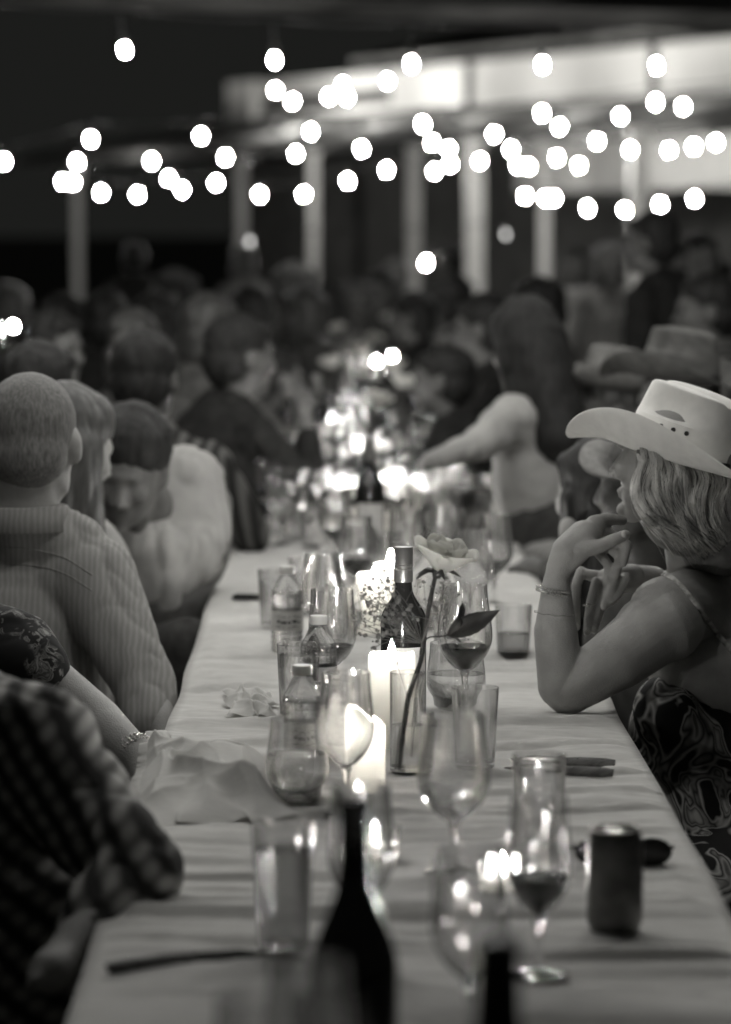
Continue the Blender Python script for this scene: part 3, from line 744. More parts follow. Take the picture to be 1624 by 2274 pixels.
# ---- napkins, knives, sunglasses, phone, handbag
def crumple(name, corners, n, amp, seed, label, cat, edge=.004, sc=16):
    c = [Vector(T(*q)) for q in corners]; U, V = np.meshgrid(np.linspace(0, 1, n), np.linspace(0, 1, n))
    X = np.zeros((n, n, 3))
    for k in range(3):
        X[..., k] = (1 - V) * ((1 - U) * c[0][k] + U * c[1][k]) + V * ((1 - U) * c[3][k] + U * c[2][k])
    a = 1 - np.abs(vn2(X[..., 0] * sc, X[..., 1] * sc, seed) - .5) * 2; b = 1 - np.abs(vn2(X[..., 0] * sc * .5 + X[..., 1] * sc * .6, X[..., 1] * sc * .3 - X[..., 0] * 4, seed + 2) - .5) * 2
    w = np.clip(np.minimum(np.minimum(U, 1 - U), np.minimum(V, 1 - V)) * 6, 0, 1)
    c2 = 1 - np.abs(vn2(X[..., 0] * sc * 1.1 - X[..., 1] * sc * 1.4, X[..., 1] * sc * .5 + X[..., 0] * 9, seed + 6) - .5) * 2
    z = amp * w * (.30 + a ** 2 * .35 + b ** 3 * .7 + c2 ** 3 * .16) + edge * (1 + np.sin(U * 21 + seed) * np.sin(V * 17))
    jx = (vn2(U * 5, V * 5, seed + 4) - .5) * .05; X[..., 0] += jx * (1 - w * .5); X[..., 1] += (vn2(U * 5, V * 5, seed + 8) - .5) * .05
    offt = np.clip((XL - .004 - X[..., 0]) / .08, 0, 3)
    X[..., 2] = TZ + .004 + np.maximum(z, .001) - np.where(offt > 0, offt * .07 + .0, 0)
    X[..., 0] = np.where(offt > 0, XL - .016 - offt * .02, X[..., 0])
    o = grid_mesh(name, X, M['napkin']); tag(o, label, cat); return o
crumple('napkin', [(305, 1655), (560, 1690), (640, 1828), (285, 1845)], 150, .044, 3.1, 'large crumpled cloth napkin on the left edge of the table by the plaid elbow', 'napkin', sc=9)
crumple('napkin', [(512, 1545), (608, 1560), (606, 1600), (512, 1598)], 50, .016, 6.4, 'small folded white napkin lying left of the full tumbler', 'napkin', sc=22)
kt = thing('knife', 'steak knife with wooden handle lying on the cloth at right, nearer of the pair', 'knife', P(1300, 1722))
def knife(t, a, b, c):
    a, b, c = [P(*q) - t.location + Vector((0, 0, .006)) for q in (a, b, c)]
    g = G(); g.tube([b, b.lerp(c, .3), b.lerp(c, .8), c], [.008, .010, .0095, .007], 8, True, .55); g.obj('handle', M['wood'], t)
    g = G(); g.tube([a, a.lerp(b, .4), b], [.001, .008, .007], 6, True, .12); g.obj('blade', M['metal'], t)
    for k in (.25, .75):
        q = b.lerp(c, k); g = G(); g.lathe([(0, 0), (.0022, 0), (.002, .0008), (0, .001)], 8, q + Vector((0, 0, .0052))); g.obj('rivet', M['metal'], t)
knife(kt, (1120, 1716), (1245, 1722), (1362, 1727))
kt2 = thing('knife', 'wooden handled steak knife lying just behind the other one at right', 'knife', P(1300, 1700)); knife(kt2, (1130, 1696), (1255, 1702), (1366, 1706))
kt3 = thing('knife', 'blurred knife by the lower left of the near dark bottle', 'knife', P(420, 2150)); knife(kt3, (600, 2130), (430, 2142), (240, 2165))
sg_ = thing('sunglasses', 'folded dark sunglasses lying behind the near drink can', 'sunglasses', P(1385, 1930))
for sx, nm in ((-1, 0), (1, 0)):
    c = P(1385 + sx * 62, 1925) - sg_.location + Vector((0, 0, .018))
    g = G(); g.ell(c, (.027, .006, .019), 16); g.obj('lens', M['blackplastic'], sg_)
    g = G(); g.tube([c + Vector((sx * .027, 0, .006)), c + Vector((sx * .03, .03, 0)), c + Vector((-sx * .02, .04, -.008))], [.003, .002, .002], 6); g.obj('temple', M['blackplastic'], sg_)
a = P(1385, 1925) - sg_.location + Vector((0, 0, .022)); g = G(); g.tube([a + Vector((-.02, 0, 0)), a + Vector((0, 0, .004)), a + Vector((.02, 0, 0))], .002, 6); g.obj('bridge', M['metal'], sg_)
def phone(q, rot, label, sc=1.0, nm='phone', ct='phone'):
    t = thing(nm, label, ct, q, rot); t.scale = (sc, sc, sc * (1 if sc == 1 else 3)); g = G(); g.box((0, 0, .006), (.072, .145, .008)); o = g.obj(nm + '_body', M['blackplastic'], t, False)
    b = o.modifiers.new('b', 'BEVEL'); b.width = .003; b.segments = 2
    g = G(); g.box((0, 0, .0108), (.064, .132, .0006)); g.obj('screen', M['wine'], t, False)
phone(P(549, 1335), 1.3, 'small black case lying on the cloth behind the leftmost water bottle', .42, 'small_case', 'case')
phone(P(1112, 1196), .7, 'black phone lying right of the tall can')
hb = thing('handbag', 'small black handbag standing behind the blurred tumbler on the left', 'handbag', P(632, 1152))
g = G(); g.box((0, 0, .075), (.105, .05, .145)); o = g.obj('bag_body', M['leather'], hb, False); b = o.modifiers.new('b', 'BEVEL'); b.width = .018; b.segments = 3
g = G(); g.tube(smoothpath([(-.04, 0, .14), (-.03, 0, .17), (0, 0, .18), (.03, 0, .17), (.04, 0, .14)]), .004, 6); g.obj('strap', M['leather'], hb)
g = G(); g.ell((0, -.028, .11), (.012, .004, .008), 10); g.obj('clasp', M['metal'], hb)
tumbler(P(622, 1186), .128, .031, .038, .55, label='blurred tall tumbler in front of the black handbag on the left')

for x, y, k, f, lab in [(792, 1352, 'w', .3, 'blurred wine glass of red wine just left of the paired candles'), (962, 1400, 's', .5, 'stemless glass of water between the screw cap bottle and rose stem'),
        (985, 1318, 'w', None, 'empty wine glass behind the rose bloom, right of the bottle neck'), (676, 1362, 't', .7, 'tumbler of water beside the leftmost water bottle'),
        (858, 1296, 't', .4, 'half empty tumbler behind the tall candle flame'), (690, 1215, 'w', None, 'empty wine glass right of the blurred handbag tumbler'),
        (955, 1240, 's', .4, 'stemless glass left of the slim grey can'), (1000, 1480, 't', .5, 'half full tumbler behind the large red wine glass'), (760, 1420, 's', .5, 'stemless glass behind the red wine glass on the left'),
        (610, 1395, 't', .8, 'blurred full tumbler farthest left near the small black case'), (1098, 1345, 'w', .25, 'wine glass with a little wine near the long haired guests'),
        (742, 1690, 't', .6, 'tumbler of water behind the empty glass before the slanted candle')]:
    if k == 'w': wine_glass(P(x, y), fill=f, label=lab)
    elif k == 's': stemless(P(x, y), .11, .042, .034, f, label=lab)
    else: tumbler(P(x, y), .12, .029, .035, f, label=lab)
# ------------------------------------------------------------------ far table clutter
protoW = wine_glass((0, 0, -50), label='x', rmax=.041, rrim=.036)
protoR = wine_glass((0, 0, -50), label='x', fill=.35, rmax=.041, rrim=.036)
protoT = tumbler((0, 0, -50), fill=.6, label='x'); protoB = wine_bottle((0, 0, -50), label='x', lab=True); protoC = candle((0, 0, -50), .037, .12, label='x', well=.014, fm='flamefar')
protoP = water_bottle((0, 0, -50), label='x')
GW, GT, GB, GC, GP = 'blurred wine glasses far down the table', 'blurred tumblers far down the table', 'dark bottles far down the table', 'candles burning far down the table', 'water bottles far down the table'
wine_glass(P(745, 1268), fill=.25, label='blurred wine glass with a little red wine left of the far bottle')
wine_glass(P(905, 1335), rmax=.044, rrim=.04, label='blurred wine glass behind the rose bloom')
wine_glass(P(1050, 1395), rmax=.043, rrim=.038, label='empty wine glass right of the rose bloom', fill=None)
tumbler(P(800, 1290), fill=.4, label='blurred tumbler straight behind the left candles')
wine_bottle(P(822, 1240), label='dark bottle standing behind the nearest pair of candles')
wine_bottle(P(880, 1150), .24, .031, .0135, label='short dark bottle right of the bright flames')
rf = random.Random(5)
for (x, y) in [(768, 1180), (842, 1175), (905, 1165), (745, 1092), (800, 1070), (838, 1045), (742, 1010), (838, 985), (930, 1010), (812, 945), (935, 935), (765, 905), (842, 885), (935, 895), (838, 850), (876, 845), (840, 822)]:
    dup(protoC, P(x + rf.uniform(-4, 4), y), rf.uniform(0, 6), 'small lit pillar candle among the far glasses', GC, rf.uniform(.8, 1.05))
placed = []
def far(proto, n, lab, grp, rr, y0=830, y1=1230):
    k = 0; tries = 0
    while k < n and tries < 4000:
        tries += 1
        y = y0 + (y1 - y0) * rf.random() ** .8; q = P(0, y); Yd = q.y
        X = rf.uniform(-.19, .38) if y > 1000 else rf.uniform(-.22, .42)
        if all((X - a) ** 2 + (Yd - b) ** 2 > .075 ** 2 for a, b in placed):
            placed.append((X, Yd)); dup(proto, (X, Yd, TZ + .0035), rf.uniform(0, 6), lab, grp, rf.uniform(.9, 1.08)); k += 1
for i, (x, y) in enumerate([(800, 1120), (885, 1060), (760, 990), (900, 1000), (790, 940), (955, 960), (830, 905), (770, 868), (900, 862), (850, 830)]):
    q = P(x, y); v = dup(vt, q, i, 'blurred bud vase among the far candles', 'bud vases with roses far down the table'); ro = dup(rose, q + Vector((0, 0, .008)), i * 1.3, 'blurred pale rose standing in a far bud vase', 'bud vases with roses far down the table', .95)
    placed.append((q.x, q.y))
far(protoW, 46, 'empty wine glass in the far blur of the table', GW, .04)
far(protoR, 12, 'wine glass with red wine in the far blur of the table', GW, .04)
far(protoT, 22, 'tumbler of drink in the far blur of the table', GT, .04)
far(protoB, 7, 'dark bottle in the far blur of the table', GB, .04, 800, 1130)
far(protoP, 9, 'plastic water bottle in the far blur of the table', GP, .04)
for pr in (protoW, protoR, protoT, protoB, protoC, protoP):
    for c in list(pr.children_recursive): bpy.data.objects.remove(c)
    bpy.data.objects.remove(pr)


# ------------------------------------------------------------------ people
def head_prims(C, f, up, k=1.0, woman=False, ears=True):
    """head around centre C, f = gaze, up = crown direction; returns skin prims"""
    f = Vector(f).normalized(); up = (Vector(up) - f * Vector(up).dot(f)).normalized(); s = f.cross(up)
    Q = Matrix((s, f, up)).transposed()
    def p(x, y, z): return C + (s * x + f * y + up * z) * k
    def e(c, r): return ('e', p(*c), tuple(q * k for q in r), Q)
    jw = .052 if woman else .058
    L = [e((0, -.010, .035), (.074, .094, .082)), e((0, .018, -.010), (.066, .076, .085)), e((0, .030, -.058), (jw, .058, .048)),
         ('c', p(-.040, .015, -.070), .020 * k, p(0, .068, -.092), .019 * k), ('c', p(.040, .015, -.070), .020 * k, p(0, .068, -.092), .019 * k),
         ('c', p(0, .088, .012), .009 * k, p(0, .109, -.022), .0105 * k), e((0.013, .098, -.027), (.009, .011, .007)), e((-.013, .098, -.027), (.009, .011, .007)),
         e((0, .083, .032), (.046, .012, .010)), e((.036, .070, -.012), (.022, .022, .022)), e((-.036, .070, -.012), (.022, .022, .022)),
         e((0, .087, -.053), (.024, .011, .0065)), e((0, .085, -.062), (.021, .011, .0072)), e((0, .081, -.057), (.023, .011, .011)), e((0, .084, -.088), (.019, .015, .014)),
         ]
    if ears: L += [e((.077, -.008, -.004), (.010, .020, .032)), e((-.077, -.008, -.004), (.010, .020, .032))]
    return L, p, Q
def eyes(t, p, k):
    for x in (-.031, .031):
        q = p(x, .082, .012); g = G(); g.ell(q - t.location, (.0105 * k,) * 3, 10); g.obj('eye', M['eye'], t)
def hair_prims(p, Q, k, style):
    def e(c, r): return ('e', p(*c), tuple(q * k for q in r), Q)
    if style == 'crop': return [e((0, -.016, .040), (.0785, .096, .085)), e((0, -.045, -.012), (.070, .066, .062))]
    L = [e((0, -.028, .046), (.085, .094, .089)), e((0, -.050, -.010), (.080, .070, .075)), e((.015, .034, .080), (.050, .040, .030)), e((-.028, .032, .076), (.042, .040, .032))]
    if style == 'cap': return L[:2] + [e((0, .012, .062), (.076, .066, .070))]
    if style == 'long':
        L += [('c', p(0, -.055, 0), .085 * k, p(0, -.090, -.26), .070 * k), ('c', p(.07, -.02, 0), .032 * k, p(.075, -.03, -.25), .026 * k), ('c', p(-.07, -.02, 0), .032 * k, p(-.075, -.03, -.25), .026 * k)]
    if style == 'bob': L += [e((0, -.040, -.05), (.090, .075, .085)), e((.072, .0, -.05), (.024, .035, .07)), e((-.072, .0, -.05), (.024, .035, .07))]
    if style == 'bun': L += [e((0, -.10, .06), (.04, .04, .04))]
    return L
def person_proto(style='short', hair='hairdark', shirt='black', woman=False, pose='table', skin='skinshade', hat=None, standing=False, lean=0.0):
    t = thing('person', 'x', 'person', (0, 0, 0))
    z0 = .38 if standing else 0
    sw = .155 if woman else .185
    L = lambda y, z: Vector((0, y + lean * max(0, z - .5), z + z0))
    hc = L(.045, 1.195); p_n = L(.01, 1.04)
    hp, p, Q = head_prims(hc, (0, 1, -.08), (0, 0, 1), 1.0, woman)
    hip = L(0, .56); ch = L(-.01, .90)
    arms = []; sleeves = []
    for s in (-1, 1):
        sh = L(-.005, .985) + Vector((s * sw, 0, 0))
        if pose == 'table': el = L(.13, .80) + Vector((s * (sw + .07), 0, 0)); wr = L(.34, .80) + Vector((s * (sw - .05), 0, 0))
        elif pose == 'up' and s == 1: el = L(.16, .80) + Vector((s * (sw + .04), 0, 0)); wr = L(.20, 1.02) + Vector((s * (sw - .09), 0, 0))
        elif pose == 'up': el = L(.13, .80) + Vector((s * (sw + .07), 0, 0)); wr = L(.34, .80) + Vector((s * (sw - .05), 0, 0))
        else: el = L(-.02, .72) + Vector((s * (sw + .05), 0, 0)); wr = L(.10, .50) + Vector((s * (sw + .02), 0, 0))
        arms += [('c', sh, .050, el, .038), ('c', el, .036, wr, .025)]
        hd = (wr - el).normalized(); pm = wr + hd * .05
        arms += [('c', wr, .024, pm, .030)]
        perp = hd.cross(Vector((0, 0, 1))); perp = perp.normalized() if perp.length > .1 else Vector((1, 0, 0))
        for q in range(4):
            b = pm + perp * (q - 1.5) * .019 + hd * .015; m_ = b + hd * (.036 - .003 * abs(q - 1.5)) + Vector((0, 0, -.004)); arms += [('c', b, .0095, m_, .0085), ('c', m_, .0085, m_ + hd * .024 + Vector((0, 0, -.016)), .0075)]
        arms += [('c', wr + hd * .02 - perp * s * .01, .012, pm - perp * s * -.045 + hd * .01, .0095)]
        sleeves += [('c', sh, .062, sh.lerp(el, .92), .050)] + ([('c', el, .049, el.lerp(wr, .75), .040)] if not woman else [])
    torso = [('e', ch, (sw, .115, .20)), ('c', ch + Vector((-sw + .08, 0, .085)), .065, ch + Vector((sw - .08, 0, .085)), .065), ('e', hip + Vector((0, 0, .05)), (.165, .12, .15)), ('c', hip + Vector((0, 0, .08)), .135, ch, .14)]
    legs = []; shoes = []
    for s in (-1, 1):
        if standing:
            a, b, c = Vector((s * .09, 0, .92)), Vector((s * .10, .02, .50)), Vector((s * .10, 0, .10))
        else: a, b, c = Vector((s * .10, .02, .54)), Vector((s * .12, .42, .53)), Vector((s * .12, .44, .10))
        legs += [('c', a, .082, b, .058), ('c', b, .058, c, .040)]; shoes.append(('e', c + Vector((0, .06, -.045)), (.045, .125, .05)))
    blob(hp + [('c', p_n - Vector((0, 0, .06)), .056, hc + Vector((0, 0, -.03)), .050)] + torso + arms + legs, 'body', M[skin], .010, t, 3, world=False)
    inf = lambda L_, d: [(q[0], q[1], q[2] + d, q[3], q[4] + d) if q[0] == 'c' else (q[0], q[1], tuple(r + d for r in q[2])) + tuple(q[3:]) for q in L_]
    blob(inf(torso, .014) + sleeves + [('c', p_n - Vector((0, 0, .06)), .075, p_n + Vector((0, 0, -.012)), .062)], 'shirt', M[shirt], .012, t, 4, .018, 12, world=False, wdir=(1, 1, .5))
    blob(inf(legs, .012) + [('e', hip + Vector((0, 0, .0)), (.178, .13, .12))], 'trousers', M['jeans'], .014, t, 3, world=False)
    for q in shoes: blob([q], 'shoe', M['shoe'], .012, t, 2, world=False)
    h = blob(hair_prims(p, Q, 1.0, style), 'hair', M[hair], .009, t, 3, .016, 17, world=False, wdir=(1, 1, .5))
    eyes(t, p, 1.0)
    if hat: cowboy_hat(t, hc + Vector((0, -.01, .075)), Vector((0, 1, .1)), Vector((0, -.1, 1)), M[hat], 1.0)
    if not standing:
        c = bpy.data.objects.new('pale_seat', None)
        bpy.data.objects.remove(c)
    return t
def cowboy_hat(par, C, f, up, m, k=1.0, feat=False, n=72, crown_h=.118):
    """C = centre of the hat at the head opening, f = front"""
    f = Vector(f).normalized(); up = (Vector(up) - f * Vector(up).dot(f)).normalized(); s = f.cross(up)
    C = Vector(C) - par.location
    def p(x, y, z): return C + (s * x + f * y + up * z) * k
    def brim(t, a):          # t 0..1 from crown to rim, a: 0 = right side, pi/2 = front
        ca, sa = math.cos(a), math.sin(a)
        r0x, r0y = .083, .102; r1x, r1y = .166, .205
        lift = .060 * (abs(ca) ** 1.7) * t ** 1.8 * (1.0 + .55 * sa)
        x = ca * (r0x + (r1x - r0x) * (t - .30 * (abs(ca) ** 2) * t * t)); y = sa * (r0y + (r1y - r0y) * t)
        z = lift - .020 * max(0, sa) ** 3 * t ** 2 - .016 * max(0, -sa) ** 3 * t ** 2
        return x, y, z
    TH = .0028; g = G(); V = []; F = []; nt = 12
    for side in (1, -1):
        for i in range(nt + 1):
            t = i / nt if side == 1 else 1 - i / nt
            for j in range(n):
                x, y, z = brim(t, 2 * PI * j / n); V.append(p(x, y, z + side * TH / 2))
    m_ = 2 * (nt + 1)
    for i in range(m_):
        for j in range(n):
            F.append((i * n + j, i * n + (j + 1) % n, ((i + 1) % m_) * n + (j + 1) % n, ((i + 1) % m_) * n + j))
    g.add(V, F); fixn(g.obj('brim', m, par))
    V = []; F = []; nr = 30
    H = crown_h
    for i in range(nr + 1):
        t = i / nr
        for j in range(n):
            a = 2 * PI * j / n; ca, sa = math.cos(a), math.sin(a)
            if t < .62:
                v = t / .62; sc = 1 - .17 * v - .05 * v ** 4; z = H * v * .98
            else:
                v = (t - .62) / .38; sc = .78 * math.cos(v * PI / 2) ** .62 if v < 1 else 0; z = H * (.98 + .06 * math.sin(v * PI / 2))
            x = ca * .0835 * sc; y = sa * .1025 * sc
            z *= (1 + .05 * (y / .1)) if t > .2 else 1
            # centre crease and the two front dents
            if t > .35:
                w = min((t - .35) / .3, 1)
                z -= .030 * w * math.exp(-(x / .020) ** 2) * (1 - .25 * (y / .1)) * (1 if t > .6 else 0.2)
                for sd in (-1, 1):
                    d = math.exp(-(((y - .012) / .060) ** 2 + ((z - H * .72) / .038) ** 2) ** 1.0) * (1 if x * sd > 0 else 0) * min(abs(x) / .02, 1)
                    x -= sd * .017 * d
            V.append(p(x, y, z))
    for i in range(nr):
        for j in range(n): F.append((i * n + j, i * n + (j + 1) % n, (i + 1) * n + (j + 1) % n, (i + 1) * n + j))
    g = G(); g.add(V, F); o = fixn(g.obj('crown', m, par))
    g = G(); ring = []
    for z, rr in ((.0015, 1.012), (.004, 1.022), (.015, 1.016), (.0175, 1.002)):
        ring.append([p(math.cos(2 * PI * j / n) * .0835 * rr, math.sin(2 * PI * j / n) * .1025 * rr, z) for j in range(n)])
    V = [q for r_ in ring for q in r_]; F = [(i * n + j, i * n + (j + 1) % n, (i + 1) * n + (j + 1) % n, (i + 1) * n + j) for i in range(3) for j in range(n)]
    g.add(V, F); fixn(g.obj('hat_band', M['band'], par))
    if feat:
        for sd in (1, -1):
            for a in (.17, -.08, -.33):
                aa = a if sd == 1 else PI - a
                ca, sa = math.cos(aa), math.sin(aa); q = p(ca * .0835 * .925, sa * .1025 * .925, .051)
                nn = (s * ca / .0835 + f * sa / .1025).normalized()
                g = G(); g.lathe([(0, -.001), (.0042, -.001), (.0042, .0012), (.0030, .0018), (0, .0012)], 14, q, nn); g.obj('eyelet', M['band'], par)
    return o

# chairs under the guests
def chair_proto():
    t = thing('folding_chair', 'x', 'chair', (0, 0, 0))
    g = G(); g.box((0, 0, .43), (.38, .38, .03)); g.obj('seat', M['chair'], t, False)
    g = G(); g.box((0, -.20, .74), (.38, .02, .10)); g.obj('backrest', M['chair'], t, False)
    for sx in (-1, 1):
        g = G(); g.tube([(sx * .18, -.21, .80), (sx * .18, -.20, .45), (sx * .18, .16, 0)], .012, 6); g.obj('leg', M['chair'], t)
        g = G(); g.tube([(sx * .165, .16, .42), (sx * .165, -.20, 0)], .012, 6); g.obj('leg', M['chair'], t)
    return t
chair0 = chair_proto(); chair_used = [0]
def put_chair(x, y, rz, label):
    if not chair_used[0]:
        chair_used[0] = 1; chair0.location = (x, y, 0); chair0.rotation_euler = (0, 0, rz); chair0['label'] = label; chair0['group'] = 'white folding chairs'; return chair0
    return dup(chair0, (x, y, 0), rz, label, 'white folding chairs')

# ---- the woman in the cowboy hat
wo = thing('person', 'woman in pale cowboy hat and floral dress, elbow on table and chin on hand', 'person', W(1640, 1700, 5.92).xy.to_3d())
YH = 5.93; a_ = R(30)
hf = Vector((-math.cos(a_), math.sin(a_), .06)); hup = Vector((-.04, 0, 1)) - hf * 0.05
hC = W(1489, 1033, YH)
hp, hpf, hQ = head_prims(hC, hf, hup, .98, True, False)
E = W(1246, 1523, 5.79); WRI = W(1236, 1292, 5.80); SH = W(1478, 1382, 5.83)
c = lambda a, ra, b, rb: ('c', a, ra, b, rb)
skin = list(hp)
skin += [c(hC + Vector((.022, -.012, -.05)), .046, W(1545, 1265, 6.0), .050), c(W(1545, 1290, 6.0), .055, W(1700, 1330, 6.1), .08),
         c(E, .040, W(1234, 1400, 5.79), .0375), c(W(1234, 1400, 5.79), .0375, WRI, .0235),
         c(W(1262, 1532, 5.79), .043, W(1372, 1462, 5.80), .055), c(W(1372, 1462, 5.80), .055, SH, .064), c(SH, .070, W(1440, 1400, 5.82), .060),
         c(W(1475, 1360, 5.84), .062, W(1560, 1350, 5.97), .075), ('e', W(1600, 1440, 5.98), (.135, .10, .16)), c(W(1515, 1480, 5.88), .046, W(1600, 1490, 5.92), .08),
         c(W(1640, 1500, 6.0), .12, W(1680, 1900, 6.0), .13), c(W(1740, 1360, 6.1), .07, W(1700, 1600, 6.25), .045)]
# left hand at the chin
PC = W(1276, 1212, 5.80); KN = W(1318, 1168, 5.81)
skin += [c(WRI, .0225, W(1243, 1262, 5.80), .0225), c(W(1243, 1262, 5.80), .0235, W(1262, 1225, 5.80), .029), c(W(1262, 1225, 5.80), .029, W(1298, 1192, 5.81), .029), c(W(1298, 1192, 5.81), .027, W(1322, 1168, 5.83), .017),
         c(W(1245, 1262, 5.80), .020, W(1290, 1222, 5.79), .019)]
def finger(pts, rs): return [c(pts[i], rs[i], pts[i + 1], rs[i + 1]) for i in range(len(pts) - 1)]
skin += finger([W(1288, 1222, 5.785), W(1335, 1212, 5.775), W(1364, 1199, 5.775), W(1389, 1188, 5.78)], [.0165, .0120, .0112, .0092])
skin += finger([W(1318, 1160, 5.83), W(1350, 1152, 5.85), W(1382, 1156, 5.87)], [.0125, .0105, .0095])
skin += finger([W(1322, 1175, 5.84), W(1355, 1186, 5.85), W(1392, 1210, 5.85), W(1384, 1250, 5.845)], [.0125, .0105, .0095, .0080])
skin += finger([W(1312, 1190, 5.85), W(1345, 1208, 5.86), W(1378, 1236, 5.86), W(1368, 1276, 5.855)], [.012, .0100, .0090, .0078])
skin += finger([W(1304, 1204, 5.86), W(1330, 1228, 5.87), W(1352, 1256, 5.87), W(1348, 1290, 5.865)], [.0115, .0092, .0085, .0072])
# right hand with ring, fingers hanging over the left arm
skin += [c(W(1450, 1290, 6.02), .027, W(1402, 1284, 5.93), .024), c(W(1402, 1284, 5.93), .026, W(1352, 1288, 5.89), .022), c(W(1700, 1560, 6.2), .04, W(1450, 1290, 6.02), .027)]
fr = [[(1324, 1292), (1312, 1336), (1306, 1378), (1303, 1404)], [(1348, 1286), (1340, 1330), (1330, 1368), (1320, 1400)], [(1368, 1282), (1356, 1312), (1346, 1334), (1341, 1348)], [(1392, 1282), (1376, 1314), (1363, 1332), (1353, 1340)]]
for k, q in enumerate(fr): skin += finger([W(x, y, 5.87 - .012 * i + .008 * (k % 2)) for i, (x, y) in enumerate(q)], [.0088, .0082, .0078, .0066])
skin += finger([W(1290, 1268, 5.90), W(1280, 1300, 5.88), W(1278, 1345, 5.87), W(1280, 1392, 5.865)], [.0090, .0092, .0088, .0078])
skin += [c(W(1352, 1288, 5.89), .014, W(1290, 1272, 5.90), .0085)]
wbody = blob(skin, 'body', M['skin'], .0030, wo, 4)
dress = [c(W(1500, 1625, 5.93), .085, W(1640, 1650, 6.0), .145), c(W(1640, 1650, 6.0), .145, W(1660, 1950, 6.0), .165), ('e', W(1478, 1585, 5.88), (.058, .05, .07)), c(W(1640, 1560, 6.05), .135, W(1650, 1640, 6.02), .150),
         c(W(1480, 1720, 5.90), .07, W(1540, 1960, 5.86), .12), c(W(1640, 1960, 5.95), .19, W(1530, 2090, 5.75), .15), c(W(1600, 2080, 5.8), .17, W(1640, 2480, 5.75), .21)]
blob(dress, 'dress', M['floraldress'], .007, wo, 6, .010, 9, wdir=(1, 1, .35))
g = G(); sp = smoothpath([W(1466, 1276, 5.845), W(1492, 1286, 5.835), W(1520, 1312, 5.835), W(1550, 1352, 5.845), W(1585, 1398, 5.86), W(1640, 1470, 5.90), W(1700, 1560, 5.92)], 6)

def onto(o, par, q, off):
    a = CAM - par.location; d = (q - CAM).normalized(); ok, h, nn, _ = o.ray_cast(a, d)
    return (h + nn * off + par.location) if ok else q
bpy.context.view_layer.update()
sp = [onto(wbody, wo, q, .0025) for q in sp]
g.tube([q - wo.location for q in sp], .0045, 8, True, .5); g.obj('dress_strap', M['strap'], wo)
cowboy_hat(wo, W(1510, 1018, 5.93), Vector((-math.cos(a_), math.sin(a_), .245)), Vector((math.cos(a_) * .29, -.06, 1)), M['felt'], 1.03, True, 96)
# nails, ring, bracelets
for (x, y, Yd, rr) in ((1386, 1186, 5.769, (.0050, .0024, .0058)), (1280, 1390, 5.857, (.0058, .003, .0070)), (1320, 1397, 5.83, (.004, .002, .006)), (1305, 1400, 5.83, (.004, .002, .006))):
    g = G(); g.ell(W(x, y, Yd) - wo.location, rr, 12); g.obj('nail', M['nail'], wo)
g = G(); q = W(1309, 1342, 5.846) - wo.location
rp = [q + Vector((.0102 * math.cos(a), .0102 * math.sin(a), .002 * math.cos(a))) for a in np.linspace(0, 2 * PI, 20)]; g.tube(rp, .0012, 6); g.ell(q + Vector((-.002, -.0105, 0)), (.0032, .0026, .0032), 8); g.obj('ring', M['beads'], wo)
bc0 = W(1230, 1316, 5.797) - wo.location
for dz, rr in ((0, .0030), (.006, .0026)):
    g = G()
    for k in range(34):
        a = 2 * PI * k / 34; g.ell(bc0 + Vector((.0285 * math.cos(a), .0285 * math.sin(a), dz - .0055 * math.cos(a))), (rr,) * 3, 6)
    g.obj('bracelet', M['beads'], wo)
bc1 = W(1232, 1362, 5.79) - wo.location; g = G()
g.tube([bc1 + Vector((.0345 * math.cos(a), .0345 * math.sin(a), -.003 * math.cos(a) + .0008 * math.sin(a * 9))) for a in np.linspace(0, 2 * PI, 60)], .0007, 5); g.obj('chain_bracelet', M['beads'], wo)
# hair: mass with shade in its colour, combed locks with highlights in theirs
hx, hy, hY = 1532, 1112, 5.93; hr = (120 / 1275, .112, 124 / 1275)
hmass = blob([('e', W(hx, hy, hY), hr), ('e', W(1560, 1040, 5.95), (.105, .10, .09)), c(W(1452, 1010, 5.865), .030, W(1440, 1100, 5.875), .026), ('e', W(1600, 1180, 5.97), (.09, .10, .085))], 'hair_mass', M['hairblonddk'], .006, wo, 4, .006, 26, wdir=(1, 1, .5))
rh = random.Random(4)
HC = W(hx, hy, hY)
def onhair(px, py, lift):
    a = (px - hx) / 136.0; b = (py - hy) / 142.0; d = max(1 - a * a * .85 - b * b, .10 if py < 1150 else 0)
    yy = hY - (.112 + lift) * math.sqrt(max(d, .0)) if d > 0 else hY + .004
    return W(px, py, yy)
gl = G(); gd = G()
bpy.context.view_layer.update()
def comb(px, py, lift):
    q = onhair(px, py, lift); o0 = CAM - wo.location; d = (q - CAM).normalized(); best = None
    for ob in (hmass, wbody):
        ok, h, nn, _ = ob.ray_cast(o0, d)
        if ok and (best is None or (h - o0).length < (best - o0).length): best = h
    if best is None or py > 1175: return q
    h = best - d * (.003 + max(lift, 0) * .6) + wo.location
    return h if (h - CAM).length < (q - CAM).length + .01 else q
